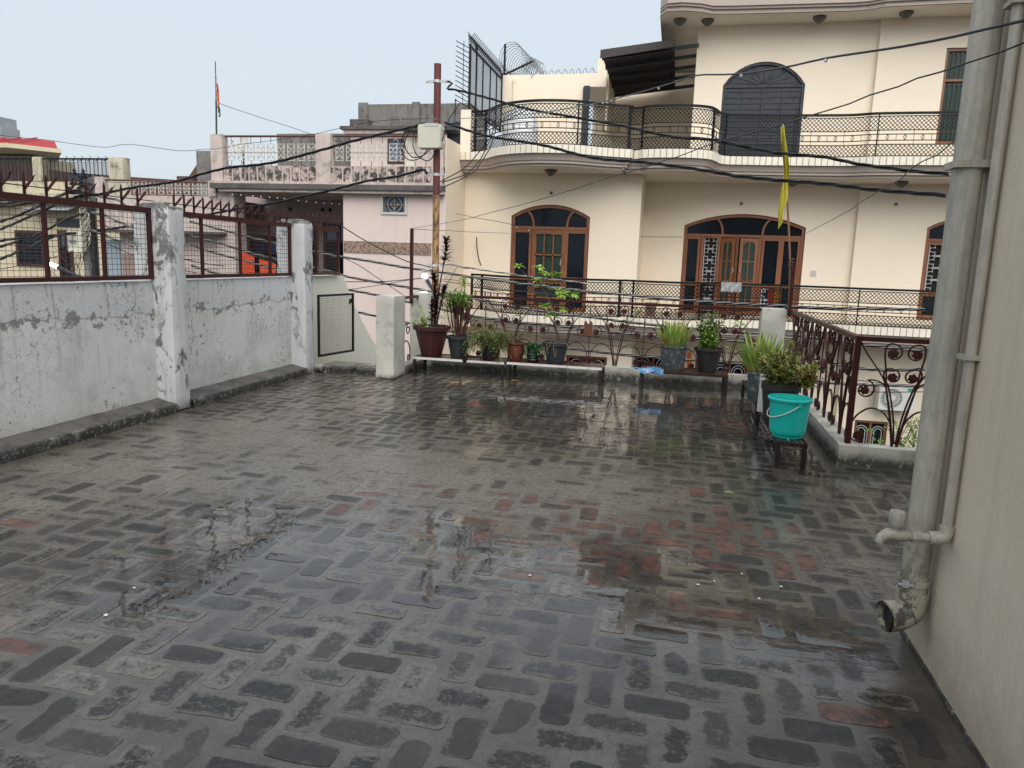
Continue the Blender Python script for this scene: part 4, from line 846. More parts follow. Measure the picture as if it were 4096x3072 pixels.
for e in (-1,1): g.sweep([(c[0]+e*.215+.02*math.sin(i*.9),2.48+.35*i/12) for i in range(13)], .010, mp, -.02, -.01)
g.build('round_grille', metal('beige_grille',(.42,.36,.27),.5,.3), wv)
pb('balcony_slab', MT['blackconc'], -10.42,YP-.26,2.93,-4.955,YP+2.2,3.04); pb('slab_lip', MT['pinkold'], -10.25,YP-.20,2.865,-4.96,YP+2.0,2.93); pb('ledge', MT['pinkold'], -10.46,YP-.20,3.04,-4.96,YP+.10,3.10)
pb('parapet_wall', MT['mould'], -10.4,YP-.10,3.10,-4.97,YP+.05,3.44)
g = G(); g.box(-.012,-.03,0,.012,0,.33); RIB = g.mesh('rib', MT['pinkold'])
for k in range(27): place('rib', RIB, pk, (-10.33+.205*k,YP-.10,3.105))
for a,b in ((-10.47,-10.16),(-7.90,-7.53),(-5.25,-4.97)):
    g = G(); g.rough(a,YP-.13,3.10,b,YP+.12,4.12,.09,.008,.02,int(a*7)); g.build('pillar', MT['pinkold'], pk, True)
MT['oldrail'] = metal('rusty_brown_pipe', (.10,.045,.035), .5, .5, (.06,.03,.02))
MT['scrollw'] = metal('old_white_scrollwork', (.55,.53,.48), .5, .35, (.28,.16,.10), .4, 0, 4)
def scroll_panel():
    g = G(); mp = lambda u,v,d: (u,-d,v); w, h = .085, .175
    g.sweep([(-w,-h),(w,-h),(w,h),(-w,h)], .014, mp, -.004, .004, True)
    for s in (-1,1):
        for e in (-1,1): g.sweep([(s*x,e*z) for x,z in bez((0,.02),(.02,.12),(.08,.17),(.07,.10),8)+spiral(.048,.10,.025,.010,0,-300,12)[1:]], .011, mp, -.004, .004)
        g.sweep([(s*.02,0),(s*.065,-.03),(s*.065,.03),(s*.02,0)], .010, mp, -.004, .004)
    return g.mesh('scroll_panel', MT['scrollw'])
SCROLL = scroll_panel()
for a,b in ((-10.16,-7.90),(-7.53,-5.25)):
    g = G(); g.tube([(a,YP,4.085),(b,YP,4.08)], .024, 8); g.build('hand_rail', MT['oldrail'], pk); g = G(); g.tube([(a,YP,3.73),(b,YP,3.73)], .008, 5); g.build('mid_rod', MT['oldrail'], pk)
    n = 9
    for k in range(n):
        x = a+(b-a)*(k+.6)/(n+.2)
        place('scroll_panel', SCROLL, pk, (x,YP-.005,3.74), (0,0,random.gauss(0,.02)))
        for z0,z1 in ((3.44,3.57),(3.915,4.07)):
            g = G(); g.tube([(x,YP,z0),(x,YP,z1)], .007, 5); g.build('baluster', MT['oldrail'], pk)
# shaded porch under the balcony
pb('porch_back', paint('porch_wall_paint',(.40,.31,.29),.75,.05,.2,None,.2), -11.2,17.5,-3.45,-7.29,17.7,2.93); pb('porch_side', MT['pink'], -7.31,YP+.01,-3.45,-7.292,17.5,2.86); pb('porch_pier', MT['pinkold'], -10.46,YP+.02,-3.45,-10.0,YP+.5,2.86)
for x in (-9.72,-8.83,-8.62):
    g = G(); g.prism(arc(x,2.64,.05,0,345,23), FX(17.5), 0, .01); g.build('vent', plain('vent_dark',(.02,.02,.02),.8), pk)
def pdoor(a,b,z0,z1,y,par,nm='door'):
    mp = FX(y); g = G(); leaf(g,a,b,z0,z1,.08,mp,.002,.05); g.sweep([(a,z1-.45),(b,z1-.45)], .06, mp, .002, .045)
    n = max(2,int((b-a)/.4))
    for k in range(1,n): g.sweep([(a+(b-a)*k/n,z0),(a+(b-a)*k/n,z1)], .06, mp, .002, .045)
    o = g.build(nm, MT['wood2'], par)
    for k in range(n): pane(o, MT['bluepane'], a+(b-a)*k/n+.03, a+(b-a)*(k+1)/n-.03, z1-.42, z1-.05, mp, .012); pane(o, MT['glass'], a+(b-a)*k/n+.03, a+(b-a)*(k+1)/n-.03, z0+.05, z1-.48, mp, .012)
    g = G()
    for k in range(int((b-a)/.085)): x = a+.04+.085*k; g.sweep([(x,z0),(x,z1-.46)], .012, mp, .05, .062)
    g.build('bars', MT['black'], o)
MT['wood2'] = plain('dark_porch_wood',(.06,.025,.018),.5,.5,.2); MT['bluepane'] = plain('blue_tinted_pane',(.05,.10,.20),.12,.6,.2)
pdoor(-10.85,-9.95,-.3,1.95,17.5,pk,'window'); pdoor(-9.75,-8.95,-.6,2.25,17.5,pk); pdoor(-8.8,-7.5,-.6,2.32,17.5,pk)
# roof room and blackened walls behind
pb('roof_room', MT['pink'], -8.53,18.5,3.0,-6.0,20.5,4.62); pb('roof_cornice', MT['pinkold'], -8.66,18.36,4.62,-5.95,20.6,4.72); pb('roof_cornice', MT['blackconc'], -8.74,18.30,4.72,-5.95,20.6,4.80)
g = G(); mp = FX(18.5); leaf(g,-7.5,-7.05,3.9,4.51,.06,mp,.002,.03); wv = g.build('window', MT['wood2'], pk); pane(wv, MT['bluepane'], -7.45,-7.1,3.95,4.46,mp,.012)
g = G()
for k in range(5): g.sweep([(-7.46,3.98+.1*k),(-7.09,3.98+.1*k)], .014, mp, .03, .04); g.sweep(arc(-7.275,4.02+.1*k,.07,0,180,8), .012, mp, .03, .04)
g.build('white_grille', MT['whitegrille'], wv)
pb('shed_roof', MT['blackconc'], -7.0,18.1,4.66,-5.6,18.5,4.70); pb('shed_post', MT['tile'], -7.0,18.45,3.0,-6.75,18.52,4.62); pb('roof_block', MT['blackconc'], -8.6,18.6,4.8,-8.1,18.9,5.02)
gb = thing('grey_building', (-8,22.3,-3.45), 'blackened bare concrete wall rising behind the pink house roof room', 'building')
pb('wall', MT['conc'], -9.82,22.0,-3.45,-5.9,22.4,6.08, par=gb)
for a,b in ((-9.86,-9.56),(-8.13,-7.89)): pb('pier', MT['conc'], a,21.93,-3.4,b,21.998,6.12, par=gb)
gw = thing('grey_parapet', (-9.8,19,3), 'dark concrete rooftop wall behind the pink house balcony', 'wall')
pb('wall', MT['conc'], -10.92,19.0,-3.4,-8.75,19.2,4.73, par=gw); pb('stub', MT['conc'], -13.42,19.0,-3.4,-12.75,19.25,4.28, par=gw)
g = G(); g.prism([(-13.42,4.0),(-13.75,3.6),(-13.42,3.6)], lambda u,v,d: (u,19.1+d,v), 0, .12); g.build('broken_edge', plain('old_red_brick',(.13,.06,.045),.85), gw)
bt = thing('black_tank', (-5.85,19,4.05), 'black plastic water tank behind the side wall of the pink house', 'tank')
g = G(); g.lathe([(.42,0),(.44,.2),(.43,.4),(.44,.6),(.42,.7),(.30,.84),(.16,.88)], 22, (-5.8,19.0,4.05)); g.build('tank_body', plain('black_tank_plastic',(.012,.014,.02),.3), bt, True)
g = G(); g.lathe([(.17,.86),(.18,.90),(.12,.95)], 16, (-5.8,19.0,4.05)); g.build('tank_lid', plain('black_lid_plastic',(.014,.015,.02),.35), bt, True)
sdv = thing('satellite_dish', (-11.75,18.6,3.3), 'round grey satellite dish on the roof behind the pink balcony railing', 'satellite dish'); MT['dish'] = plain('dish_grey',(.50,.50,.47),.5,.5,.1)
g = G(); n = 24; rows = [(.30*k/5,.06*(k/5)**2) for k in range(6)]; A = Vector((-.25,-.80,.52)).normalized(); e1 = A.cross(Vector((0,0,1))).normalized(); e2 = e1.cross(A); c = Vector((-11.75,18.6,4.33))
g.add([c+(e1*math.cos(2*math.pi*i/n)+e2*math.sin(2*math.pi*i/n))*r+A*d for r,d in rows for i in range(n)], [(k*n+i,k*n+(i+1)%n,(k+1)*n+(i+1)%n,(k+1)*n+i) for k in range(5) for i in range(n)]); g.build('dish', MT['dish'], sdv, True)
g = G(); g.tube([c-e2*.28+A*.05,c+A*.30-e2*.06], .012, 6); g.ball(tuple(c+A*.30-e2*.05),.035); g.build('feed_arm', MT['dish'], sdv); g = G(); g.tube([(-11.75,18.7,3.0),(-11.75,18.68,4.25)], .025, 8); g.build('mast', MT['oldrail'], sdv)
# flag on the pink corner pillar
fl = thing('tricolour_flag', (-10.47,15.6,4.12), 'limp saffron white and green flag on a pole at the pink balcony corner', 'flag')
g = G(); g.tube([(-10.48,15.6,4.1),(-10.46,15.6,4.9)], .022, 6); g.tube([(-10.465,15.6,4.8),(-10.45,15.6,5.72)], .012, 6); g.build('flag_pole', plain('dark_bamboo',(.06,.05,.045),.6), fl)
for nm, col, x0, w, zt, zb in (('white_strip',(.66,.66,.64),-10.45,.03,5.45,4.85),('saffron_strip',(.60,.12,.05),-10.435,.055,5.25,4.72),('green_strip',(.06,.16,.09),-10.41,.05,4.76,4.53)):
    g = G(); nn = 12; g.add([(x0+w*i/4*(1-.4*abs(j-6)/6)+.012*math.sin(j*.8), 15.6-.02*math.sin(i*2+j*.5), zt+(zb-zt)*j/nn) for j in range(nn+1) for i in range(5)], [(j*5+i,j*5+i+1,j*5+i+6,j*5+i+5) for j in range(nn) for i in range(4)]); g.build(nm, plain(nm+'_cloth',col,.85), fl, True)
# ---- lower pink wing to the left
pw = thing('pink_annex', (-12,15.6,-3.45), 'low pink wing with white scroll panels in its roof railing, behind the grille', 'house')
pb('wall', MT['pinkold'], -13.62,15.46,1.96,-10.44,15.7,2.76, par=pw); pb('pillar', MT['pinkold'], -13.62,15.40,2.76,-13.40,15.6,3.17, par=pw); pb('pillar', MT['pinkold'], -10.62,15.42,2.76,-10.43,15.6,3.1, par=pw)
pb('slab', MT['blackconc'], -13.6,15.2,1.90,-10.2,15.7,1.96, par=pw); pb('lower_wall', MT['pink'], -13.3,15.75,-3.45,-10.46,15.9,1.90, par=pw); pb('roof', MT['conc'], -13.6,15.7,2.5,-10.44,20,2.74, par=pw)
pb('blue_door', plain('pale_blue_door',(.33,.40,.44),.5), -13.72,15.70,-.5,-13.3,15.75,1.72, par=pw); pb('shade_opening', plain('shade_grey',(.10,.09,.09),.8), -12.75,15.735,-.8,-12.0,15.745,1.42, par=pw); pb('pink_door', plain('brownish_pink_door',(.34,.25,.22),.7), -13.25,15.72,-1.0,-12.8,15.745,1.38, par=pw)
pb('white_wall_piece', plain('off_white',(.56,.48,.45),.7), -11.6,15.72,-.2,-10.6,15.74,1.15, par=pw); pb('niche', plain('grey_niche',(.12,.105,.10),.8), -11.75,15.715,.3,-11.0,15.738,.95, par=pw)
g = G(); g.tube([(-13.4,15.5,3.11),(-10.6,15.5,3.07)], .022, 8); g.build('hand_rail', MT['oldrail'], pw); g = G(); g.tube([(-13.4,15.5,2.95),(-10.6,15.5,2.93)], .006, 5); g.build('mid_rod', MT['scrollw'], pw)
for k in range(12): place('scroll_panel', SCROLL, pw, (-13.25+.225*k,15.49,2.935), (0,0,0), (.86,1,.80))
pb('brick_wall', paint('sooty_brick',(.12,.06,.05),.85,.3,.6,(.05,.03,.03),.2,.4,4), -14.3,19.3,-3.4,-11.3,19.5,3.62, par=gw)
# ---- yellow house at the far left
yh = thing('yellow_house', (-16.5,17.6,-3.45), 'stained yellow house with a chevron roof railing seen through the left grille', 'house'); YY = 17.5
MT['yellow'] = paint('yellow_house_paint',(.62,.545,.385),.7,.05,.15,(.40,.32,.18),.2,.1); MT['yellowold'] = paint('stained_yellow_paint',(.54,.485,.355),.8,.1,.85,(.10,.09,.07),.5,.3,1.6)
pb('wall', MT['yellow'], -24,YY+.02,-3.45,-14.45,YY+.3,2.8, par=yh); pb('parapet', MT['yellowold'], -24,YY-.05,2.90,-14.45,YY+.12,3.24, par=yh); pb('slab', MT['yellowold'], -24,YY-.5,2.80,-14.45,YY+4,2.90, par=yh)
for a,b in ((-20.2,-19.9),(-17.37,-17.09),(-14.97,-14.50)):
    g = G(); g.rough(a,YY-.08,3.24,b,YY+.2,3.90,.1,.008,.03,int(a*5)); g.build('pillar', MT['yellowold'], yh, True)
g = G(); g.bar((0,0,-.09),(0,0,.09),.008,.014); 
for a,b in ((-19.9,-17.37),(-17.09,-14.97)):
    g = G(); g.box(a,YY-.02,3.83,b,YY+.02,3.87); g.build('hand_rail', MT['black'], yh)
    n = int((b-a)/.118)
    for k in range(n+1):
        x = a+(b-a)*k/n; g = G(); g.box(x-.006,YY-.008,3.24,x+.006,YY+.008,3.83); g.build('post', MT['black'], yh)
        if k < n:
            w = (b-a)/n; sg = 1 if k % 2 else -1; g = G()
            for q in range(9):
                z = 3.22+.072*q
                g.bar((x,YY,max(3.245,z if sg > 0 else z+w)),(x+w,YY,min(3.83,max(3.245,z+w if sg > 0 else z))),.012,.014,(0,1,0))
            g.build('chevron_bars', MT['black'], yh)
g = G(); mp = FX(YY+.02); leaf(g,-18.16,-17.2,.94,1.92,.07,mp,.002,.06); wv = g.build('window', MT['wood2'], yh)
pane(wv, MT['glass'], -18.1,-17.26,1.0,1.86,mp,.02); g = G()
for k in range(9): g.sweep([(-18.1,1.05+.095*k),(-17.26,1.05+.095*k)], .02, mp, .03, .04)
g.build('louvres', MT['dooriron'], wv)
pdoor(-16.76,-16.3,-1.2,1.95,YY+.02,yh); pb('dark_panel', MT['dooriron'], -16.75,YY-.03,2.05,-16.05,YY+.018,2.27, par=yh)
g = G(); nn = 30
g.add([(-17.45+.05*i,YY+.018-.55*j,2.62-.16*j+.008*(i%2)) for j in range(2) for i in range(nn+1)], [(i,i+1,i+nn+2,i+nn+1) for i in range(nn)]); g.build('awning', plain('grey_corrugated',(.36,.38,.40),.5), yh)
g = G(); g.add([(-21.5+.06*i,YY+.018-.5*j,2.74-.10*j+.008*(i%2)) for j in range(2) for i in range(61)], [(i,i+1,i+62,i+61) for i in range(60)]); g.build('awning', plain('grey_corrugated_b',(.36,.38,.40),.5), yh)
bk = thing('brick_parapet', (-18,21,3), 'dark red brick parapet seen through the chevron railing', 'wall'); pb('wall', paint('dark_brick_parapet',(.095,.045,.04),.85,.3,.5,(.05,.03,.03),.1,.4,5), -26,21.0,-3.4,-14.2,21.2,3.62, par=bk)
g = G(); g.prism([(-26,3.62),(-26,4.35),(-22.2,4.18),(-20.8,4.05),(-19.7,3.90),(-18.0,3.80),(-14.2,3.62)], lambda u,v,d: (u,21+d,v), 0, .2); g.build('sloping_top', plain('sooty_brick_top',(.075,.04,.036),.85), bk)
rh = thing('red_roof_house', (-31,30,-3.45), 'cream house with a red tiled hipped roof at the far left', 'house')
pb('wall', MT['yellow'], -41,31.2,-3.45,-31.2,34,5.79, par=rh)
g = G(); g.add([(-42,28.9,5.85),(-30.4,29.2,5.88),(-28.6,30.4,5.80),(-34.5,36,5.80),(-42,36,5.85),(-42,28.9,6.08),(-30.4,29.2,6.08),(-28.6,30.4,5.98),(-34.5,36,5.98),(-42,36,6.08)], [(4,3,2,1,0),(5,6,7,8,9)]+[(i,(i+1)%5,(i+1)%5+5,i+5) for i in range(5)]); g.build('eave_slab', MT['yellow'], rh)
MT['redtile'] = plain('red_roof_tile',(.42,.05,.055),.35,.5,.25,6); g = G()
for k in range(7):
    t0, t1 = k/7, (k+1)/7
    def rp(t, e, dz=0): return (-30.35-.55*t+.9*e*(1-t*.6) if e else -42, 29.35+2.2*t+(1.05*e*(1-t)), 6.06+.62*t+dz)
    a0, a1, b0, b1 = (-42,29.2+1.6*t0,6.09+.45*t0+.035), (-42,29.2+1.6*t1,6.09+.45*t1), (-30.5-.1*t0,29.35+1.6*t0,6.09+.45*t0+.035), (-30.5-.1*t1,29.35+1.6*t1,6.09+.45*t1)
    g.add([a0,b0,b1,a1], [(0,1,2,3)]); c0, c1 = (-28.9-1.0*t0,30.5+.9*t0,5.99+.50*t0+.035), (-28.9-1.0*t1,30.5+.9*t1,5.99+.50*t1); g.add([b0,c0,c1,b1], [(0,1,2,3)])
    g.add([a0,b0,(b0[0],b0[1],b0[2]-.035),(a0[0],a0[1],a0[2]-.035)], [(0,3,2,1)]); g.add([b0,c0,(c0[0],c0[1],c0[2]-.035),(b0[0],b0[1],b0[2]-.035)], [(0,3,2,1)])
for i in range(14): x = -42+.9*i; g.bar((x,29.2,6.13),(x,30.8,6.56),.06,.05)
g.build('roof', MT['redtile'], rh)
tw = thing('far_tower', (-61.5,58,-3.4), 'hazy grey stone turret with a small flag at the far left edge', 'tower'); pb('shaft', plain('hazy_grey_stone',(.34,.36,.38),.9,.3,.15,1.5), -66,58,-3.4,-60.9,60,12.0, par=tw); pb('turret', plain('hazy_grey_stone_b',(.34,.36,.38),.9,.3,.15,1.5), -66,57.9,12.0,-61.3,60.1,12.9, par=tw)
g = G(); g.tube([(-61.1,57.8,11),(-61.4,57.8,15.6)], .09, 6); g.build('flag_pole', MT['silver'], tw)
for nm, col, z in (('saffron_strip',(.5,.12,.06),18.3),('white_strip',(.6,.6,.6),17.3),('green_strip',(.07,.13,.10),16.4)):
    g = G(); g.add([(-61.35,57.75,z-2.9),(-61.1,57.7,z-3.1),(-60.95,57.7,z-3.9),(-61.25,57.75,z-3.7)], [(0,1,2,3)]); g.build(nm, plain(nm+'_far',col,.9), tw)
# ================================================================== plant benches
MT['benchwhite'] = metal('chipped_white_steel', (.78,.77,.75), .4, .45, (.17,.05,.025), .5, 0, 14)
MT['benchdark'] = metal('wet_dark_steel', (.018,.012,.011), .25, .4, (.06,.02,.015))
MT['benchboard'] = metal('wet_red_brown_board', (.06,.02,.016), .25, .5, (.02,.012,.01))
def bench(x0,x1,y0,y1,z,label,edge,along='x',slats=5):
    t = thing('plant_bench', ((x0+x1)/2,(y0+y1)/2,0), label, 'bench', 'low plant benches along the parapet'); w = .032
    for x in (x0+.02,x1-.02):
        for y in (y0+.02,y1-.02):
            g = G(); g.box(x-.018,y-.018,0.001,x+.018,y+.018,z-.028); g.build('leg', MT['benchdark'], t)
    g = G(); g.box(x0,y0,z-.03,x1,y0+.006,z); g.box(x0,y0+.006,z-.03,x1,y0+.035,z-.024); g.build('front_edge', edge, t)
    g = G(); g.box(x0,y1-.006,z-.03,x1,y1,z); g.box(x0,y0+.0065,z-.03,x0+.005,y1-.0065,z); g.box(x1-.005,y0+.0065,z-.03,x1,y1-.0065,z); g.build('frame', MT['benchdark'], t)
    for k in range(slats):
        if along == 'x':
            a = y0+.012+(y1-y0-.02)*k/slats; g = G(); g.box(x0+.008,a,z-.012,x1-.008,a+(y1-y0)/slats*.72,z-.002-.0005*k)
        else:
            a = x0+.010+(x1-x0-.02)*k/slats; g = G(); g.box(a,y0+.008,z-.012,a+(x1-x0)/slats*.60,y1-.008,z-.002-.0005*k)
        g.build('slat', MT['benchboard'] if along == 'x' else MT['benchdark'], t)
    return t
bench(-3.39,-2.135,9.27,9.74,.235,'white edged low bench under the red octagonal pot, left end of the row',MT['benchwhite'])
bench(-2.10,-.865,9.27,9.74,.243,'white edged low bench with the small terracotta pot on it',MT['benchwhite'])
bench(-.385,.675,9.22,9.70,.255,'black steel bench carrying the aloe and a blue plastic bag',MT['benchdark'])
bench(.845,1.08,6.0,7.56,.205,'narrow black slatted bench under the turquoise bucket',MT['benchdark'],'y',4)
bench(.845,1.08,7.66,9.30,.200,'narrow black slatted bench farther back along the side kerb',MT['benchdark'],'y',4)

# ================================================================== pots and plants
def blade(g, p, d, L, w, bend=.3, n=4, up=(0,0,1), fold=.25, tipw=.05, base=.6):
    p = Vector(p); d = Vector(d).normalized(); u = Vector(up); s = d.cross(u); s = s.normalized() if s.length > 1e-4 else Vector((1,0,0)); nn = s.cross(d).normalized(); vs = []; dd = d.copy()
    for i in range(n+1):
        t = i/n; ww = w*(base+(1-base)*math.sin(math.pi*min(1,t*1.6)/1.6*1.0) if t < .45 else max(tipw, (1-t)/.55))*.5
        vs += [p-s*ww+nn*ww*fold, p.copy(), p+s*ww+nn*ww*fold]
        dd = (dd+Vector((0,0,-bend/n))).normalized(); p = p+dd*(L/n)
    g.add(vs, [(i*3+k,(i+1)*3+k,(i+1)*3+k+1,i*3+k+1) for i in range(n) for k in (0,1)])
def fleshy(g, p, d, L, w, curl=.25, n=5):     # thick aloe leaf: triangular section
    p = Vector(p); d = Vector(d).normalized(); s = d.cross(Vector((0,0,1))).normalized(); out = Vector((d.x,d.y,0)); out = out.normalized() if out.length > .05 else Vector((1,0,0)); vs = []
    for i in range(n+1):
        t = i/n; ww = w*(1-t**1.7)*.5+.0008; nn = s.cross(d).normalized(); vs += [p-s*ww, p-nn*ww*.55, p+s*ww, p+nn*ww*.15]
        d = (d+Vector((0,0,1))*curl/n).normalized(); p = p+d*(L/n)
    g.add(vs, [(i*4+k,i*4+(k+1)%4,(i+1)*4+(k+1)%4,(i+1)*4+k) for i in range(n) for k in range(4)])
def rdir(el0, el1): a = random.uniform(0,2*math.pi); e = R(random.uniform(el0,el1)); return Vector((math.cos(a)*math.cos(e),math.sin(a)*math.cos(e),math.sin(e)))
def whorl(g, c, n, L, w, el0=5, el1=45, bend=.7, axis=None):
    for i in range(n):
        a = 2*math.pi*(i+random.random()*.6)/n; e = R(random.uniform(el0,el1)); blade(g, c, (math.cos(a)*math.cos(e),math.sin(a)*math.cos(e),math.sin(e)), L*random.uniform(.75,1.1), w, bend, 4)
MT['soil'] = plain('wet_soil',(.03,.022,.016),.8,.3,.3,30,.5)
def pot(name, loc, label, prof, n, mat, fn=None, rot=0, soil_z=None, soil_r=None, smooth=True, group='potted plants on the benches', inner=.012):
    t = thing(name, loc, label, 'potted plant', group)
    top = prof[-1]; P = prof+[(top[0]-inner,top[1]),(top[0]-inner*1.4,top[1]-.05)]
    g = G(); g.lathe(P, n, loc, fn, rot); g.build('pot', mat, t, smooth)
    g = G(); sz = soil_z or top[1]-.03; g.lathe([(.001,sz+.006),(top[0]-inner*1.2,sz)], max(n,10), loc, None, rot, False); g.build('soil', MT['soil'], t)
    return t
oct_ = lambda a,z: 1/math.cos(((a+math.pi/8) % (math.pi/4))-math.pi/8)
flute = lambda k,am: (lambda a,z: 1+am*math.cos(k*a))
def octflute(a,z): return oct_(a,z)*(1+(.035*math.cos(24*a) if z < .34 else 0))
Y0 = 9.5
MT['redpot'] = metal('mottled_maroon_pot', (.060,.013,.014), .42, .8, (.022,.014,.013), .5, 0, 22); MT['greypot'] = metal('slate_grey_pot', (.030,.037,.042), .45, .3, (.02,.022,.024), .5, 0, 12)
MT['terracotta'] = metal('wet_terracotta', (.16,.040,.025), .42, .6, (.10,.035,.025), .5, 0, 18); MT['greenpot'] = plain('dark_green_plastic',(.010,.030,.022),.25); MT['blackpot'] = metal('black_brown_pot', (.022,.021,.019), .45, .4, (.04,.038,.033), .5, 0, 10)
MT['wornpot'] = metal('worn_grey_pot', (.05,.058,.062), .55, .8, (.26,.27,.26), .5, 0, 26)
# 1 red octagonal pot, dark red dracaena
L1 = (-3.205,Y0,.235); p1 = pot('potted_plant', L1, 'tall dark red dracaena in a maroon octagonal pot, leftmost on the bench', [(.130,0),(.135,.012),(.205,.345),(.232,.35),(.236,.40),(.228,.408)], 32, MT['redpot'], octflute, R(22.5), .38, None, False)
MT['drac'] = leafmat('dark_red_dracaena',(.035,.012,.014),(.085,.022,.022),(.045,.05,.025)); MT['stem'] = plain('brown_stem',(.075,.045,.03),.7); MT['redstem'] = plain('reddish_stem',(.10,.03,.03),.6)
MT['lime'] = leafmat('light_green_leaf',(.24,.42,.06),(.40,.58,.11),(.55,.54,.08)); MT['mid'] = leafmat('mid_green_leaf',(.13,.28,.05),(.25,.44,.09)); MT['dk'] = leafmat('dark_green_leaf',(.04,.11,.035),(.09,.19,.06)); MT['olive'] = leafmat('olive_trailing_leaf',(.13,.18,.04),(.26,.31,.085),(.26,.18,.08)); MT['yel'] = leafmat('yellowing_leaf',(.24,.31,.05),(.52,.50,.14),(.42,.22,.09))
MT['aloe'] = leafmat('aloe_leaf',(.28,.42,.08),(.46,.58,.15),(.52,.34,.11),.35,9); MT['pale'] = leafmat('variegated_leaf',(.30,.38,.10),(.50,.52,.24))
g = G(); gs = G()
for (pts, z0, z1, r0) in (([(-3.17,Y0,.60),(-3.16,Y0,.95),(-3.18,Y0-.02,1.34)],.74,1.34,.10),([(-3.15,Y0,.60),(-3.10,Y0+.03,.9),(-3.04,Y0+.02,1.14)],.86,1.14,.085),([(-3.19,Y0+.03,.60),(-3.12,Y0+.06,1.2),(-3.05,Y0+.06,1.58),(-3.045,Y0+.06,1.77)],1.50,1.77,.095),([(-3.2,Y0-.03,.6),(-3.19,Y0-.03,.95),(-3.12,Y0-.03,1.0)],.70,.98,.07)):
    sp = smoothpath(pts,.04); gs.tube(sp, [.013-.006*i/len(sp) for i in range(len(sp))], 6)
    for p in sp:
        if z0 <= p.z <= z1:
            k = (p.z-z0)/(z1-z0)
            for q in range(16): blade(g, p+Vector((0,0,random.uniform(-.02,.02))), rdir(5+30*k,50+30*k), r0*random.uniform(1.1,1.7)*(1-.2*k), .028, .75, 3)
g.build('leaves', MT['drac'], p1); gs.build('stem', MT['stem'], p1, True)
g = G()
for k in range(26): c = Vector((-3.30+random.gauss(0,.07),Y0-.06+random.gauss(0,.06),.62+random.uniform(0,.12))); whorl(g,c,5,.055,.026,10,60,.3)
for k in range(16): t_ = k/15; whorl(g,Vector((-3.22-.16*t_,Y0-.1,.64+.32*t_)),4,.055,.012,0,50,.3)
for k in range(8): t_ = k/7; whorl(g,Vector((-3.06+.05*t_,Y0-.06,.64+.26*t_)),4,.07,.02,0,50,.4)
g.build('ground_leaves', MT['lime'], p1)
g = G()
for k in range(16): blade(g, (-3.38+random.gauss(0,.02),Y0-.1,.62), rdir(-10,60), .13, .007, .6, 4)
g.build('dry_strands', leafmat('pinkish_strand',(.30,.16,.10),(.36,.24,.12)), p1)
# 2 grey octagonal pot, bunch of upright stems
L2 = (-2.825,Y0,.235); p2 = pot('potted_plant', L2, 'bunch of thin upright stems with green tops in a slate grey octagonal pot', [(.095,0),(.098,.01),(.140,.245),(.160,.25),(.162,.285),(.155,.29)], 32, MT['greypot'], octflute, R(22.5), .27, None, False)
g = G(); gs = G(); gr = G()
for k in range(46):
    a = random.uniform(0,2*math.pi); r = random.uniform(.02,.09); h = random.uniform(.42,.62); e = Vector((L2[0]+math.cos(a)*r*2.0+random.gauss(0,.03),Y0+math.sin(a)*r*1.6,L2[2]+.27+h)); b = Vector((L2[0]+math.cos(a)*r*.8,Y0+math.sin(a)*r*.8,L2[2]+.26)); m = b.lerp(e,.5)+Vector((random.gauss(0,.012),0,0)); gs.tube(smoothpath([b,m,e],.08), .0042, 4)
    for q in range(10): c = e.lerp(m,random.random()*.55); blade(g if c.z > .90 else gr, c, rdir(5,70), random.uniform(.07,.13), .020, .5, 3)
    for q in range(7): c = m.lerp(e,random.random()*.8); blade(gr, c, rdir(-20,60), random.uniform(.03,.06), .007, .5, 2)
g.build('leaves', MT['mid'], p2); gr.build('red_leaves', leafmat('reddish_thin_leaf',(.07,.03,.025),(.12,.05,.035),(.05,.08,.03)), p2); gs.build('stems', MT['redstem'], p2)
g = G(); gs = G(); gs.tube(smoothpath([(-2.80,Y0,.5),(-2.76,Y0,1.0),(-2.775,Y0,1.28)],.06), .006, 5)
for k in range(4): whorl(g,Vector((-2.775,Y0,1.30-.035*k)),10,.125,.03,-5,50,.8)
g.build('pale_tuft', MT['pale'], p2); g = G(); whorl(g,Vector((-2.99,Y0-.08,1.06)),9,.09,.02,0,50,.8); gs.tube(smoothpath([(-2.86,Y0-.02,.52),(-2.93,Y0-.06,.85),(-2.99,Y0-.08,1.05)],.06), .005, 5)
g.build('pale_tuft', MT['pale'], p2); gs.build('tall_stem', MT['mid'], p2)
# 3 dark fluted pot, trailing plant
L3 = (-2.375,Y0,.235); p3 = pot('potted_plant', L3, 'trailing olive green plant spilling over a black fluted pot', [(.105,0),(.108,.012),(.15,.255),(.158,.262),(.158,.285),(.152,.288)], 40, MT['blackpot'], lambda a,z: 1+(.022*math.cos(20*a) if z < .25 else 0), 0, .26)
g = G(); gs = G()
for k in range(230):
    a = random.uniform(0,2*math.pi); d = Vector((math.cos(a),math.sin(a)*.8,0)); L = random.uniform(.10,.34); p = Vector((L3[0],Y0,L3[2]+.28))+d*random.uniform(.02,.11); pts = [p]; v = (d*random.uniform(.4,1.1)+Vector((0,0,random.uniform(.4,1.2)))).normalized()
    for q in range(9): v = (v+Vector((random.gauss(0,.18),random.gauss(0,.18),-.30))).normalized(); p = p+v*(L/6); pts.append(p)
    gs.tube(pts, .0022, 3)
    for c in pts[1:]:
        if c.z < .245: continue
        for q in range(3): blade(g, c, rdir(-30,60), random.uniform(.024,.044), .011, .3, 2)
g.build('leaves', MT['olive'], p3); gs.build('stems', plain('olive_stem',(.07,.075,.03),.6), p3)
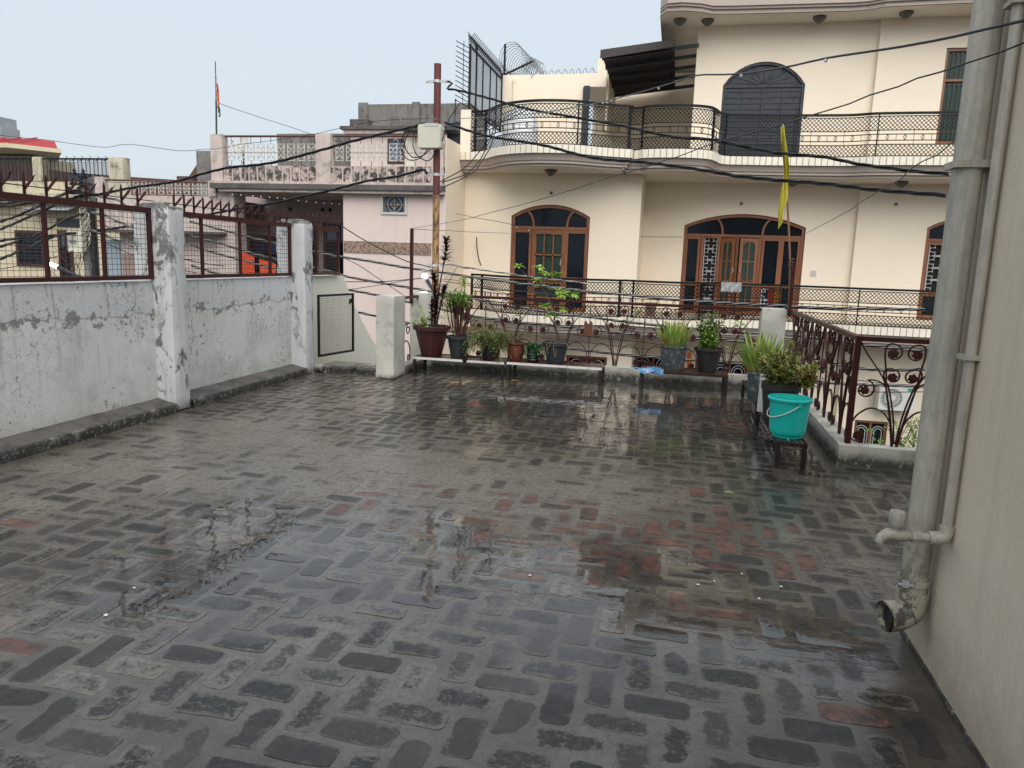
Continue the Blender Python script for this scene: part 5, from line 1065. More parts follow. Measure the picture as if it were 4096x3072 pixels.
# 4 terracotta pot with crimped rim
L4 = (-2.03,Y0,.243); p4 = pot('potted_plant', L4, 'small round terracotta pot with a crimped rim and bare twigs', [(.078,0),(.082,.01),(.105,.09),(.110,.13),(.106,.20),(.116,.212),(.126,.222),(.126,.236),(.118,.238)], 36, MT['terracotta'], lambda a,z: 1+(.028*math.cos(18*a) if .208 < z else 0), 0, .21)
g = G(); gs = G()
for k in range(24):
    p = Vector((L4[0]+random.gauss(0,.03),Y0+random.gauss(0,.03),.45)); v = rdir(40,80); pts = [p]
    for q in range(6): v = (v+Vector((random.gauss(0,.25),random.gauss(0,.2),-.08))).normalized(); p = p+v*.05; pts.append(p)
    gs.tube(pts, .002, 3)
    for c in pts[2:]: blade(g, c, rdir(-20,60), .02, .008, .3, 2); blade(g, c, rdir(-20,60), .02, .008, .3, 2)
g.build('leaves', MT['olive'], p4); gs.build('twigs', MT['redstem'], p4)
# 5 small ribbed green pot
L5 = (-1.80,Y0,.243); pr = [(.070,0)]
for k in range(5): pr += [(.080,.012+.034*k),(.088,.024+.034*k),(.080,.036+.034*k)]
p5 = pot('potted_plant', L5, 'small ribbed dark green pot with tiny trailing leaves', pr+[(.090,.185)], 28, MT['greenpot'], None, 0, .17)
g = G()
for k in range(560):
    a = random.uniform(0,2*math.pi); r = random.uniform(0,.12)*(1+.4*random.random()); c = Vector((L5[0]+r*math.cos(a)*1.15,Y0+r*math.sin(a),L5[2]+.215-max(0,r-.08)*2.2*random.random()-.02*random.random())); blade(g, c, rdir(0,70), random.uniform(.024,.040), .020, .3, 2)
for (dx,n) in ((-.085,26),(.09,14)):
    for k in range(n): blade(g, (L5[0]+dx*1.15+random.gauss(0,.012),Y0-.06,L5[2]+.18-.16*k/26), rdir(-20,60), .034, .018, .3, 2)
g.build('leaves', MT['dk'], p5)
# 6 grey pot with the branching shrub
L6 = (-1.498,Y0,.243); p6 = pot('potted_plant', L6, 'spindly branching shrub with light green leaf whorls in a grey square cornered pot', [(.105,0),(.108,.01),(.150,.225),(.172,.232),(.174,.268),(.168,.272)], 32, MT['greypot'], octflute, R(22.5), .25, None, False)
g = G(); gs = G(); J = {'s0':(-1.495,.50),'s1':(-1.535,.889),'s2':(-1.655,1.13),'s3':(-1.736,1.231)}
def br(pts, r): gs.tube(smoothpath([(x,Y0+dy,z) for x,dy,z in pts],.04), [r-(r*.5)*i/40 if i < 40 else r*.5 for i in range(len(smoothpath([(x,Y0+dy,z) for x,dy,z in pts],.04)))], 6)
br([(-1.495,0,.5),(-1.50,0,.62),(-1.543,0,.889),(-1.60,.01,1.02),(-1.661,.02,1.13),(-1.736,.02,1.231)], .008); br([(-1.736,.02,1.231),(-1.80,.03,1.30),(-1.93,.04,1.36),(-2.039,.05,1.455)], .005); br([(-1.736,.02,1.231),(-1.70,0,1.34),(-1.764,0,1.46)], .005)
br([(-1.70,.02,1.19),(-1.66,0,1.30),(-1.647,0,1.37)], .004); br([(-1.66,0,1.28),(-1.58,-.02,1.26),(-1.5,-.02,1.37)], .004); br([(-1.543,0,.889),(-1.50,-.03,.93),(-1.433,-.04,.98),(-1.34,-.05,1.08),(-1.319,-.05,1.14)], .005); br([(-1.42,-.04,1.0),(-1.47,-.04,1.10),(-1.508,-.04,1.16)], .004); br([(-1.543,0,.889),(-1.62,-.03,.93),(-1.66,-.03,.965)], .004); br([(-1.5,0,.70),(-1.56,-.03,.80),(-1.59,-.04,.86)], .004)
for (x,z,n,s) in ((-2.039,1.47,9,1),(-1.764,1.474,10,1.05),(-1.647,1.386,11,1.1),(-1.5,1.385,9,1.05),(-1.787,1.299,9,1),(-1.73,1.25,6,.8),(-1.508,1.18,14,1.25),(-1.43,1.14,10,1.1),(-1.319,1.156,14,1.25),(-1.66,.978,10,1),(-1.59,.869,12,1.1),(-1.433,.95,8,.9),(-1.70,1.40,7,.9),(-1.55,1.36,7,.8)): whorl(g, Vector((x,Y0+random.uniform(-.05,.03),z)), n+3, .115*s, .050, -15, 45, .6)
g.build('leaves', MT['lime'], p6); gs.build('stem', plain('grey_green_stem',(.10,.085,.065),.7), p6, True)
g = G()
for k in range(5):
    p = Vector((L6[0]+random.uniform(-.1,.12),Y0-.09,.51)); v = rdir(20,50); v.y = -abs(v.y); pts = [p]
    for q in range(8): v = (v+Vector((random.gauss(0,.3),0,-.35))).normalized(); p = p+v*.032; pts.append(p)
    g.tube(pts, .0022, 4)
g.build('pink_trailers', plain('pink_green_stem',(.34,.20,.13),.5), p6)
# 7 aloe
def aloe(L, label, prof, n, mat, count, LL, spread, fn=None, ww=.030):
    t = pot('aloe_plant', L, label, prof, n, mat, fn, 0, None, None, True); top = prof[-1][1]
    for k in range(count):
        a = random.uniform(0,2*math.pi); r = random.uniform(.0,prof[-1][0]*.6); e = R(random.uniform(48,84)-spread*r/.1); g = G(); fleshy(g, (L[0]+r*math.cos(a),L[1]+r*math.sin(a),L[2]+top-.04), (math.cos(a)*math.cos(e),math.sin(a)*math.cos(e),math.sin(e)), LL*random.uniform(.6,1.08), ww*random.uniform(.8,1.15), random.uniform(.05,.5)); g.build('leaf', MT['aloe'], t, True)
aloe((.005,Y0,.255),'aloe in a worn grey paint spattered pot on the black bench',[(.140,0),(.143,.015),(.165,.27),(.178,.275),(.180,.298),(.172,.302)],32,MT['wornpot'],84,.38,12,None,.052)
# 8 jade-like shrub
L8 = (.435,Y0,.258); p8 = pot('potted_plant', L8, 'bushy green shrub in a dark eight sided pot, right of the aloe', [(.105,0),(.11,.012),(.155,.255),(.176,.26),(.178,.285),(.172,.29)], 32, MT['blackpot'], octflute, R(22.5), .27, None, False)
def bush(t, c, rx, ry, z0, z1, nst, nl, ls, m1, m2, frac, base, stems=True):
    g = G(); g2 = G(); gs = G()
    for k in range(nst):
        a = random.uniform(0,2*math.pi); r = random.random()**.6*(.78+.62*noise.noise(Vector((math.cos(a)*1.6,math.sin(a)*1.6,c[0]*3)))); e = Vector((c[0]+rx*r*math.cos(a),c[1]+ry*r*math.sin(a),z0+(z1-z0)*random.uniform(.1,1.12)*(1-.25*r*r))); b = Vector((c[0]+random.gauss(0,.03),c[1]+random.gauss(0,.03),base)); m = b.lerp(e,.55)+Vector((random.gauss(0,.03),random.gauss(0,.03),.03)); sp = smoothpath([b,m,e],.05); gs.tube(sp, .0035, 4)
        tg = g if random.random() > frac else g2
        for q in range(nl):
            p = sp[int(len(sp)*(.35+.65*random.random()))-1]+Vector((random.gauss(0,.018),random.gauss(0,.018),random.gauss(0,.014))); blade(tg, p, rdir(-10,75), ls*random.uniform(.7,1.25), ls*.52, .35, 3)
    g.build('leaves', m1, t); g2.build('yellow_leaves', m2, t); gs.build('branches', MT['stem'], t)
bush(p8, (.42,Y0), .27, .18, .56, .98, 74, 22, .050, MT['mid'], leafmat('purple_grey_twig_leaf',(.09,.06,.055),(.16,.15,.07)), .38, .52)
g = G()
for k in range(120): c = Vector((.42+random.gauss(0,.045),Y0-.10+random.gauss(0,.03),.58+random.uniform(0,.22))); blade(g, c, rdir(0,70), .032, .019, .35, 3)
g.build('fresh_leaves', MT['lime'], p8)
g = G(); gs = G(); gs.tube(smoothpath([(.47,Y0,.53),(.55,Y0,.60),(.66,Y0-.02,.56)],.05), .003, 4); whorl(g,Vector((.67,Y0-.02,.565)),8,.05,.018,0,50,.5); gs.tube(smoothpath([(.95,Y0+.1,.5),(.88,Y0+.08,.80),(.76,Y0+.05,.90),(.70,Y0+.05,.86)],.05), .004, 4)
for k in range(9): whorl(g,Vector((.84-.014*k,Y0+.06,.86+.02*math.sin(k*.5))),2,.07,.022,-30,20,.5)
g.build('side_leaves', MT['lime'], p8); gs.build('side_shoot', MT['mid'], p8)
# right-hand row
aloe((.90,7.95,.200),'large pale aloe in a flaking grey green pot beside the corner',[(.110,0),(.115,.02),(.128,.27),(.138,.275),(.138,.30),(.132,.302)],30,metal('flaking_green_pot',(.05,.065,.065),.5,.9,(.22,.26,.25),.5,0,20),110,.46,12,None,.058)
LB = (.945,6.76,.205); pB = pot('potted_plant', LB, 'yellowing leafy bush in a big black fluted pot behind the bucket', [(.115,0),(.12,.015),(.155,.30),(.163,.305),(.166,.36),(.160,.365)], 44, MT['blackpot'], lambda a,z: 1+(.018*math.cos(22*a) if z < .30 else 0), 0, .335)
bush(pB, (.93,6.74), .27, .22, .60, .86, 130, 22, .042, MT['olive'], MT['yel'], .62, .54); bush(pB, (1.14,6.72), .16, .1, .58, .80, 34, 18, .040, MT['yel'], MT['yel'], .5, .56)
g = G(); gs = G(); gs.tube(smoothpath([(.95,6.78,.55),(.98,6.8,.75),(1.0,6.8,.90)],.05), .005, 5)
for k in range(26): whorl(g, Vector((1.0+random.gauss(0,.018),6.8,.80+.13*random.random())), 3, .028, .016, 10, 70, .3)
g.build('flower_spike', MT['yel'], pB); gs.build('spike_stem', MT['stem'], pB)
g = G()
for k in range(70): t_ = random.random(); blade(g, Vector((1.10+.24*t_+random.gauss(0,.015),6.72,.55+.14*t_+random.gauss(0,.03))), rdir(-20,60), .030, .016, .4, 3)
g.build('dry_branch_leaves', leafmat('dry_brown_leaf',(.20,.12,.06),(.30,.20,.09)), pB)
wc = thing('white_container', (.845,7.25,.2), 'white plastic jar on the side bench between aloe and bush', 'jar')
g = G(); g.lathe([(.044,0),(.046,.02),(.043,.25),(.041,.30),(.045,.305),(.045,.325),(.042,.33),(.046,.335),(.046,.355)], 20, (.868,7.30,.2), flute(6,.02)); g.build('jar_body', plain('milky_plastic',(.55,.55,.53),.4), wc, True)
# bucket
MT['turq'] = None
n_ = N('turquoise_plastic'); z_ = n_.sep(n_.pos)[2]
n_.set(Base_Color=n_.mix(n_.math('MULTIPLY', n_.ramp(n_.noise(1,6,.75,n_.map((30,30,5))),(.55,0.),(.66,1.)), .35), n_.mix(n_.noise(6,3),(.008,.46,.40),(.015,.54,.47)), (.16,.56,.50)), Roughness=.30, Specular_IOR_Level=.5, Subsurface_Weight=.15, Subsurface_Radius=(.01,.02,.02), Normal=n_.bump(n_.noise(30,3),.05,.002)); MT['turq'] = n_.m
BX, BY, BZ = .955, 6.25, .206; bk = thing('bucket', (BX,BY,BZ), 'turquoise plastic bucket with a wire handle on the near end of the bench', 'bucket')
g = G(); g.lathe([(.115,.0),(.118,.0),(.120,.022),(.134,.028),(.140,.045),(.142,.06),(.158,.30),(.160,.318),(.1575,.318),(.155,.30),(.138,.06),(.10,.05),(.001,.05)], 48, (BX,BY,BZ), lambda a,z: 1+(.006*max(0,math.cos(14*a))**8 if .05 < z < .17 else 0), 0, False); g.build('bucket_body', MT['turq'], bk, True)
g = G(); g.lathe([(.157,.298),(.172,.300),(.174,.306),(.172,.318),(.166,.323),(.157,.321)], 48, (BX,BY,BZ), None, 0, False); g.build('rim', MT['turq'], bk, True)
hd = [];  EA = Vector((BX+.055,BY-.162,BZ+.282)); EB = Vector((BX-.055,BY+.162,BZ+.282))
for i in range(15):
    t_ = i/14; th = math.pi*t_; ax = (EB-EA); c = EA.lerp(EB,.5); e = ax.normalized(); side = Vector((-e.y,e.x,0)); side = side if side.x < 0 else -side; dirn = (side*.86+Vector((0,0,-.62))).normalized(); hd.append(c - e*ax.length/2*math.cos(th) + dirn*.205*math.sin(th))
g = G(); g.tube([tuple(p) for p in hd], .0042, 8); g.build('handle', plain('pale_handle',(.60,.66,.62),.3), bk, True)
for e in (EA,EB):
    g = G(); c = Vector((BX,BY,e.z)); o = (e-c).normalized(); p = c+o*.160; q = c+o*.176; g.bar(tuple(p),tuple(q),.026,.03); g.build('lug', MT['turq'], bk)
# small litter
g = G(); n = 14; vs = []
for j in range(7):
    for i in range(n+1):
        x = -.46+.36*i/n; y = 9.19+.11*j/6+.02*math.sin(i*.8); z = .262+.012*abs(math.sin(i*1.1+j*1.9))+.02*math.exp(-((i-9)/3)**2)-(.05*max(0,(1.2-j)/1.2) if i > 2 else 0)+.012*math.sin(i*2.3+j); vs.append((x,y+random.gauss(0,.004),z))
g.add(vs, [(j*(n+1)+i,j*(n+1)+i+1,(j+1)*(n+1)+i+1,(j+1)*(n+1)+i) for j in range(6) for i in range(n)])
nb = N('blue_polythene'); nb.set(Base_Color=nb.mix(nb.ramp(nb.noise(9,3),(.45,0.),(.6,1.)),(.06,.20,.42),(.30,.46,.60)), Roughness=.25, Specular_IOR_Level=.6)
solo('plastic_bag', g, nb.m, (-.28,9.25,.26), 'crumpled blue plastic bag on the left end of the black bench', 'bag', None, True)
g = G(); g.lathe([(.018,-.07),(.035,-.05),(.04,0),(.034,.05),(.02,.075)], 12, (0,0,0), lambda a,z: 1-.45*abs(math.sin(a))); M4 = Matrix.Translation((-2.66,9.27,.262)) @ Matrix.Rotation(R(18),4,'Y') @ Matrix.Rotation(R(10),4,'X'); g.v = [tuple(M4 @ Vector(p)) for p in g.v]
g.tube([(-2.65,9.28,.29),(-2.60,9.33,.275),(-2.5,9.36,.268),(-2.42,9.38,.262)], [.015,.018,.014,.006], 7); solo('old_trowel', g, plain('black_rubber',(.012,.012,.012),.4), (-2.6,9.3,.235), 'black trowel like tool lying on the white edged bench between pots', 'tool', None, True)
MT['ylw'] = leafmat('fallen_yellow_leaf',(.50,.33,.03),(.55,.42,.06))
g = G(); blade(g,(-2.02,9.22,.012),(1,.3,.12),.10,.05,.3,4); solo('fallen_leaf', g, MT['ylw'], (-1.97,9.24,.01), 'fallen yellow leaf on the bricks before the terracotta pot', 'leaf')
g = G(); blade(g,(.42,5.15,.010),(1,.1,.1),.07,.025,.2,4); solo('fallen_leaf', g, MT['lime'], (.45,5.15,.01), 'fallen pale green leaf on the bricks left of the bucket bench', 'leaf')
MT['petal'] = plain('white_petal',(.72,.70,.64),.5,.5,.05); kk = 0
for (x,y) in ((.2,3.55),(.28,3.62),(.42,3.75),(.6,3.65),(-.62,3.42),(-2.35,2.75),(-2.28,2.5),(.48,3.48)):
    g = G(); r = random.uniform(.005,.009); ph = random.random()*6; g.lathe([(.001,.0065),(r*.6,.007),(r,.0045)], 9, (x,y,0), lambda a,z: 1+.35*math.sin(a+ph)+.2*math.sin(3*a+ph)); o = solo('petal', g, MT['petal'], (x,y,.006), 'tiny fallen white petal lying on the wet bricks', 'petal', 'white petals fallen on the wet bricks')
g = G(); mp = FX(10.03); c = (-1.148,.665)
g.prism([(c[0]+dx,c[1]+dz) for dx,dz in ((-.045,-.10),(.045,-.10),(.062,-.05),(.05,.02),(.06,.08),(.03,.11),(.012,.07),(-.012,.07),(-.03,.11),(-.06,.08),(-.05,.02),(-.062,-.05))], mp, .012, .02); solo('rusty_plaque', g, metal('rusty_plate',(.14,.055,.03),.6,.6,(.22,.08,.03)), (c[0],10.02,c[1]), 'rust brown owl shaped plate fixed on a bar of the long railing', 'plaque')
# yellow flag on its stick
yf = thing('yellow_flag', (1.40,9.92,.97), 'limp yellow flag on a bamboo stick tied to a maroon post at the corner', 'flag')
g = G(); g.box(1.385,9.90,.97,1.425,9.94,1.66); g.build('post', MT['redmetal'], yf)
sp = smoothpath([(1.40,9.93,1.05),(1.36,9.94,1.62),(1.30,9.95,2.1),(1.235,9.95,2.6),(1.125,9.95,3.28)],.08)
g = G(); g.tube(sp, .013, 7); g.build('stick', plain('bamboo_stick',(.24,.12,.05),.6), yf, True)
g = G()
for z in (1.60,1.64,1.68): g.tube([(1.37+.035*math.cos(R(30*i)),9.93+.035*math.sin(R(30*i)),z+.004*math.sin(R(60*i))) for i in range(13)], .006, 4)
g.build('tie', MT['wiregrey'], yf)
def onstick(z):
    for i in range(len(sp)-1):
        if sp[i].z <= z <= sp[i+1].z: return sp[i].lerp(sp[i+1],(z-sp[i].z)/(sp[i+1].z-sp[i].z))
    return sp[-1]
MT['flagy'] = plain('yellow_flag_cloth',(.52,.46,.06),.75,.2,.12,20,.2,150)
ROWS = [(3.272,1.095,1.142),(3.208,1.101,1.153),(3.102,1.118,1.180),(2.955,1.139,1.207),(2.821,1.159,1.227),(2.686,1.177,1.245),(2.537,1.168,1.254),(2.414,1.158,1.256),(2.346,1.156,1.241),(2.277,1.156,1.218),(2.181,1.162,1.216),(2.112,1.171,1.219),(2.054,1.173,1.187)]
g = G(); nu = 12; fine = smoothpath(ROWS, .03); vs = []
for j, (z, xl, xr) in enumerate(fine):
    t_ = j/(len(fine)-1)
    for i in range(nu+1):      # the wet cloth hangs in deep folds round the stick
        u = i/nu; f = math.sin(u*11+2.2*math.sin(t_*5))*.030+math.sin(u*5-t_*9)*.022; vs.append((xl+(xr-xl)*u, 9.905-.02-f*(.5+.5*math.sin(math.pi*min(1,t_*1.3))), z-.012*math.sin(u*6+t_*12)))
g.add(vs, [(j*(nu+1)+i,j*(nu+1)+i+1,(j+1)*(nu+1)+i+1,(j+1)*(nu+1)+i) for j in range(len(fine)-1) for i in range(nu)]); g.build('cloth', MT['flagy'], yf, True)
# ================================================================== street poles, lamps, boxes
def mat_pole():
    n = N('rusty_red_pole'); z = n.sep(n.pos)[2]; c = n.mix(n.noise(1,5,.6,n.map((14,14,2))), (.085,.016,.015), (.15,.035,.03))
    r = n.mix(n.ramp(n.noise(1,7,.7,n.map((34,34,6))),(.44,0.),(.56,1.)), (.42,.25,.10), (.12,.05,.028)); lo = n.math('LESS_THAN', n.math('ADD', z, n.math('MULTIPLY', n.noise(14,4), .06)), 2.60); c = n.mix(lo, c, r)
    n.set(Base_Color=c, Roughness=.55, Normal=n.bump(n.noise(60,4),.2,.003)); return n.m
sp_ = thing('steel_pole', (-4.0,12,-3.45), 'maroon and rusty steel service pole standing in the street behind the pots', 'pole')
g = G(); g.tube([(-3.985,12,-3.45),(-4.0,12,1.3),(-4.017,12,4.63)], .0575, 18); g.build('shaft', mat_pole(), sp_, True)
for z, w in ((4.36,.19),(2.90,.155),(1.42,.13)):
    x = -4.0-.005*z; g = G(); g.lathe([(.059,-.022),(.064,-.022),(.064,.022),(.059,.022)], 18, (x,12,z), None, 0, False); g.box(x-w,11.99,z-.02,x-.058,12.01,z+.02); g.box(x+.058,11.99,z-.02,x+w,12.01,z+.02); c = g.build('clamp', MT['silver'], sp_)
    g = G(); g.tube([(x+w-.03,11.97,z),(x+w-.03,12.03,z)],.012,6); g.tube([(x-w+.03,11.97,z),(x-w+.03,12.03,z)],.012,6); g.build('bolt', MT['silver'], c)
jb = thing('junction_box', (-4.06,11.88,3.28), 'pale cream cable junction box strapped to the steel pole', 'junction box'); MT['boxc'] = plain('cream_box_plastic',(.58,.57,.47),.5,.5,.08,12)
g = G()
def rbox(g, x0,x1,z0,z1,y0,y1,r):
    pts = arc(x1-r,z1-r,r,0,90,4)+arc(x0+r,z1-r,r,90,180,4)+arc(x0+r,z0+r,r,180,270,4)+arc(x1-r,z0+r,r,270,360,4); g.prism(pts, lambda u,v,d: (u,d,v), y0, y1)
rbox(g,-4.262,-3.868,3.285,3.665,11.78,11.93,.035); g.build('box_body', MT['boxc'], jb); g = G(); rbox(g,-4.252,-3.878,3.295,3.655,11.755,11.78,.03); g.build('box_lid', MT['boxc'], jb); g = G(); g.box(-4.15,11.75,3.625,-3.92,11.79,3.672); g.build('top_bracket', MT['silver'], jb)
g = G(); g.box(-3.868,11.85,3.37,-3.82,11.87,3.40); g.box(-3.868,11.85,3.58,-3.84,11.87,3.62); g.build('hinge', MT['silver'], jb)
lp_ = thing('street_light', (-4.0,11.7,1.15), 'lit white street lamp on the steel pole behind the dracaena', 'street lamp')
g = G(); A = Vector((-4.03,11.60,1.215)); d = Vector((.5,.05,-.85)).normalized(); g.tube([A+d*.03,A+d*.06,A+d*.17,A+d*.22], [.03,.035,.026,.016], 12); g.build('housing', MT['dooriron'], lp_, True)
g = G(); g.lathe([(.005,-.012),(.045,-.008),(.052,.01),(.045,.04),(.02,.055)], 16, (-4.045,11.585,1.23)); g.build('bulb', emit('lit_lamp',(1,.98,.9),14), lp_, True); g = G(); g.tube([A+d*.2,(-3.97,11.8,1.02),(-3.98,11.95,.98)], .015, 6); g.build('arm', MT['silver'], lp_)
g = G(); g.lathe([(.005,-.01),(.05,-.008),(.055,.0),(.03,.012)], 14, (-4.02,11.5,.985)); l2_ = solo('street_light', g, emit('lit_lamp_low',(1,.97,.85),8), (-4.02,11.5,.98), 'second small lit lamp just above the rear left pillar', 'street lamp', None, True)
MT['concpole'] = paint('concrete_pole', (.22,.21,.20), .85, .1, .4, None, .3, .3)
ep = thing('electric_pole', (-11.8,13.1,-3.45), 'dark electric pole tangled with cables behind the left grille', 'pole')
g = G(); g.box(-11.98,13.12,-3.45,-11.78,13.32,2.97); g.build('concrete_shaft', MT['concpole'], ep); g = G(); g.tube([(-11.70,13.1,-3.45),(-11.71,13.1,2.45)], .075, 14); g.build('black_shaft', plain('black_pole_paint',(.010,.011,.014),.35), ep, True)
for z in (2.95,2.78,2.6): g = G(); g.box(-12.12,13.02,z-.03,-11.66,13.12,z+.02); g.build('cross_arm', MT['dooriron'], ep)
for k in range(7): g = G(); g.lathe([(.02,0),(.04,.03),(.025,.05),(.04,.08),(.015,.10)], 10, (-12.1+.07*k,13.0,2.62+.17*(k%3))); g.build('insulator', MT['dooriron'], ep, True)
g = G(); random.seed(21)
for k in range(9):
    pts = []; c = Vector((-11.74,12.98,random.uniform(1.55,2.35)))
    for i in range(18): a = 2*math.pi*i/17+k; pts.append((c.x+.10*math.cos(a)*random.uniform(.8,1.2), c.y-.03+.05*math.sin(a), c.z+.14*math.sin(a+.5)*random.uniform(.8,1.2)))
    g.tube(smoothpath(pts,.04), .007, 4)
g.build('white_cable_tangle', plain('dirty_white_cable',(.50,.46,.38),.5), ep); g = G()
for k in range(16): p = Vector((-12.3+random.uniform(-.25,.3),13.0,random.uniform(.7,1.7))); pts = [p]; 
for k in range(22):
    p = Vector((-12.0+random.uniform(-.5,.1),12.98,random.uniform(.5,1.7))); v = rdir(-60,60); pts = [p]
    for i in range(10): v = (v+Vector((random.gauss(0,.4),0,random.gauss(0,.5)))).normalized(); p = p+Vector((v.x,v.y*.1,v.z))*.07; pts.append(p)
    g.tube(smoothpath(pts,.04), .006, 4)
g.build('black_cable_tangle', MT['rubber'], ep)
mb = thing('meter_box', (-12.25,13.05,1.3), 'cream meter box on the tangled electric pole', 'meter box'); g = G(); rbox(g,-12.18,-11.83,1.42,1.88,12.94,13.06,.03); g.build('box_body', MT['boxc'], mb); g = G(); g.box(-12.11,12.925,1.58,-11.96,12.942,1.66); g.build('meter_window', plain('meter_glass',(.25,.26,.26),.2), mb)
tl = thing('street_light', (-12.0,12.6,.9), 'lit tube street lamp in front of the yellow house', 'street lamp'); g = G(); g.tube([(-12.28,12.6,1.172),(-12.20,12.6,1.142),(-12.11,12.6,1.108)], .036, 10); g.build('lit_tube', emit('lit_tube',(1,.97,1),14), tl, True); g = G(); g.tube([(-12.12,12.6,1.11),(-12.05,12.6,1.085),(-11.9,12.62,1.03),(-11.63,12.65,.93),(-11.70,13.1,.80)], [.04,.05,.035,.025,.025], 8); g.build('arm', MT['dooriron'], tl, True)
# washing on a line in front of the pink porch
cl_ = solo('clothes_line', G().tube([(-9.6,14.2,1.70),(-8.9,14.2,1.50),(-8.3,14.2,1.345),(-7.6,14.2,1.28)], .004, 4), MT['wiregrey'], (-8.6,14.2,1.3), 'thin washing line carrying orange cloths behind the grille', 'washing line')
for nm, a, b, zt, h, tilt, col, lab in (('orange_cloth',-9.08,-8.73,1.56,.62,-.125,(.62,.075,.025),'larger bright orange cloth on the washing line'),('orange_cloth',-8.62,-8.23,1.405,.50,-.10,(.64,.085,.03),'smaller bright orange cloth right of the larger one'),('teal_cloth',-8.21,-8.06,1.30,.45,-.02,(.02,.11,.12),'dark teal cloth at the right end of the washing line'),('pink_cloth',-8.055,-7.95,1.29,.2,-.01,(.50,.03,.20),'small magenta cloth beside the teal one')):
    g = G(); g.add(*drape(a,b,zt,h,14.19,14,10,a,.0,.05,tilt)); solo(nm, g, plain(nm+'_fabric',col,.85,.2,.12,12), ((a+b)/2,14.19,zt-h), lab, 'cloth', None, True)
# climbing plant below near the air conditioner
vp = thing('climbing_plant', (5.0,17.4,-3.4), 'thin leafy climbing plant by the air conditioner', 'plant'); g = G(); gs = G(); random.seed(5)
for k in range(16):
    p = Vector((5.05+random.gauss(0,.15),17.3,-3.2)); v = Vector((random.gauss(0,.25),0,1)).normalized(); pts = [p]
    for i in range(12): v = (v+Vector((random.gauss(0,.22),random.gauss(0,.1),.12))).normalized(); p = p+v*random.uniform(.10,.18); pts.append(p)
    gs.tube(pts, .007, 4)
    for c in pts[3:]:
        for q in range(6): blade(g, c+Vector((random.gauss(0,.05),random.gauss(0,.05),random.gauss(0,.05))), rdir(-20,60), .085, .05, .4, 3)
g.build('leaves', MT['mid'], vp); gs.build('stems', MT['stem'], vp)
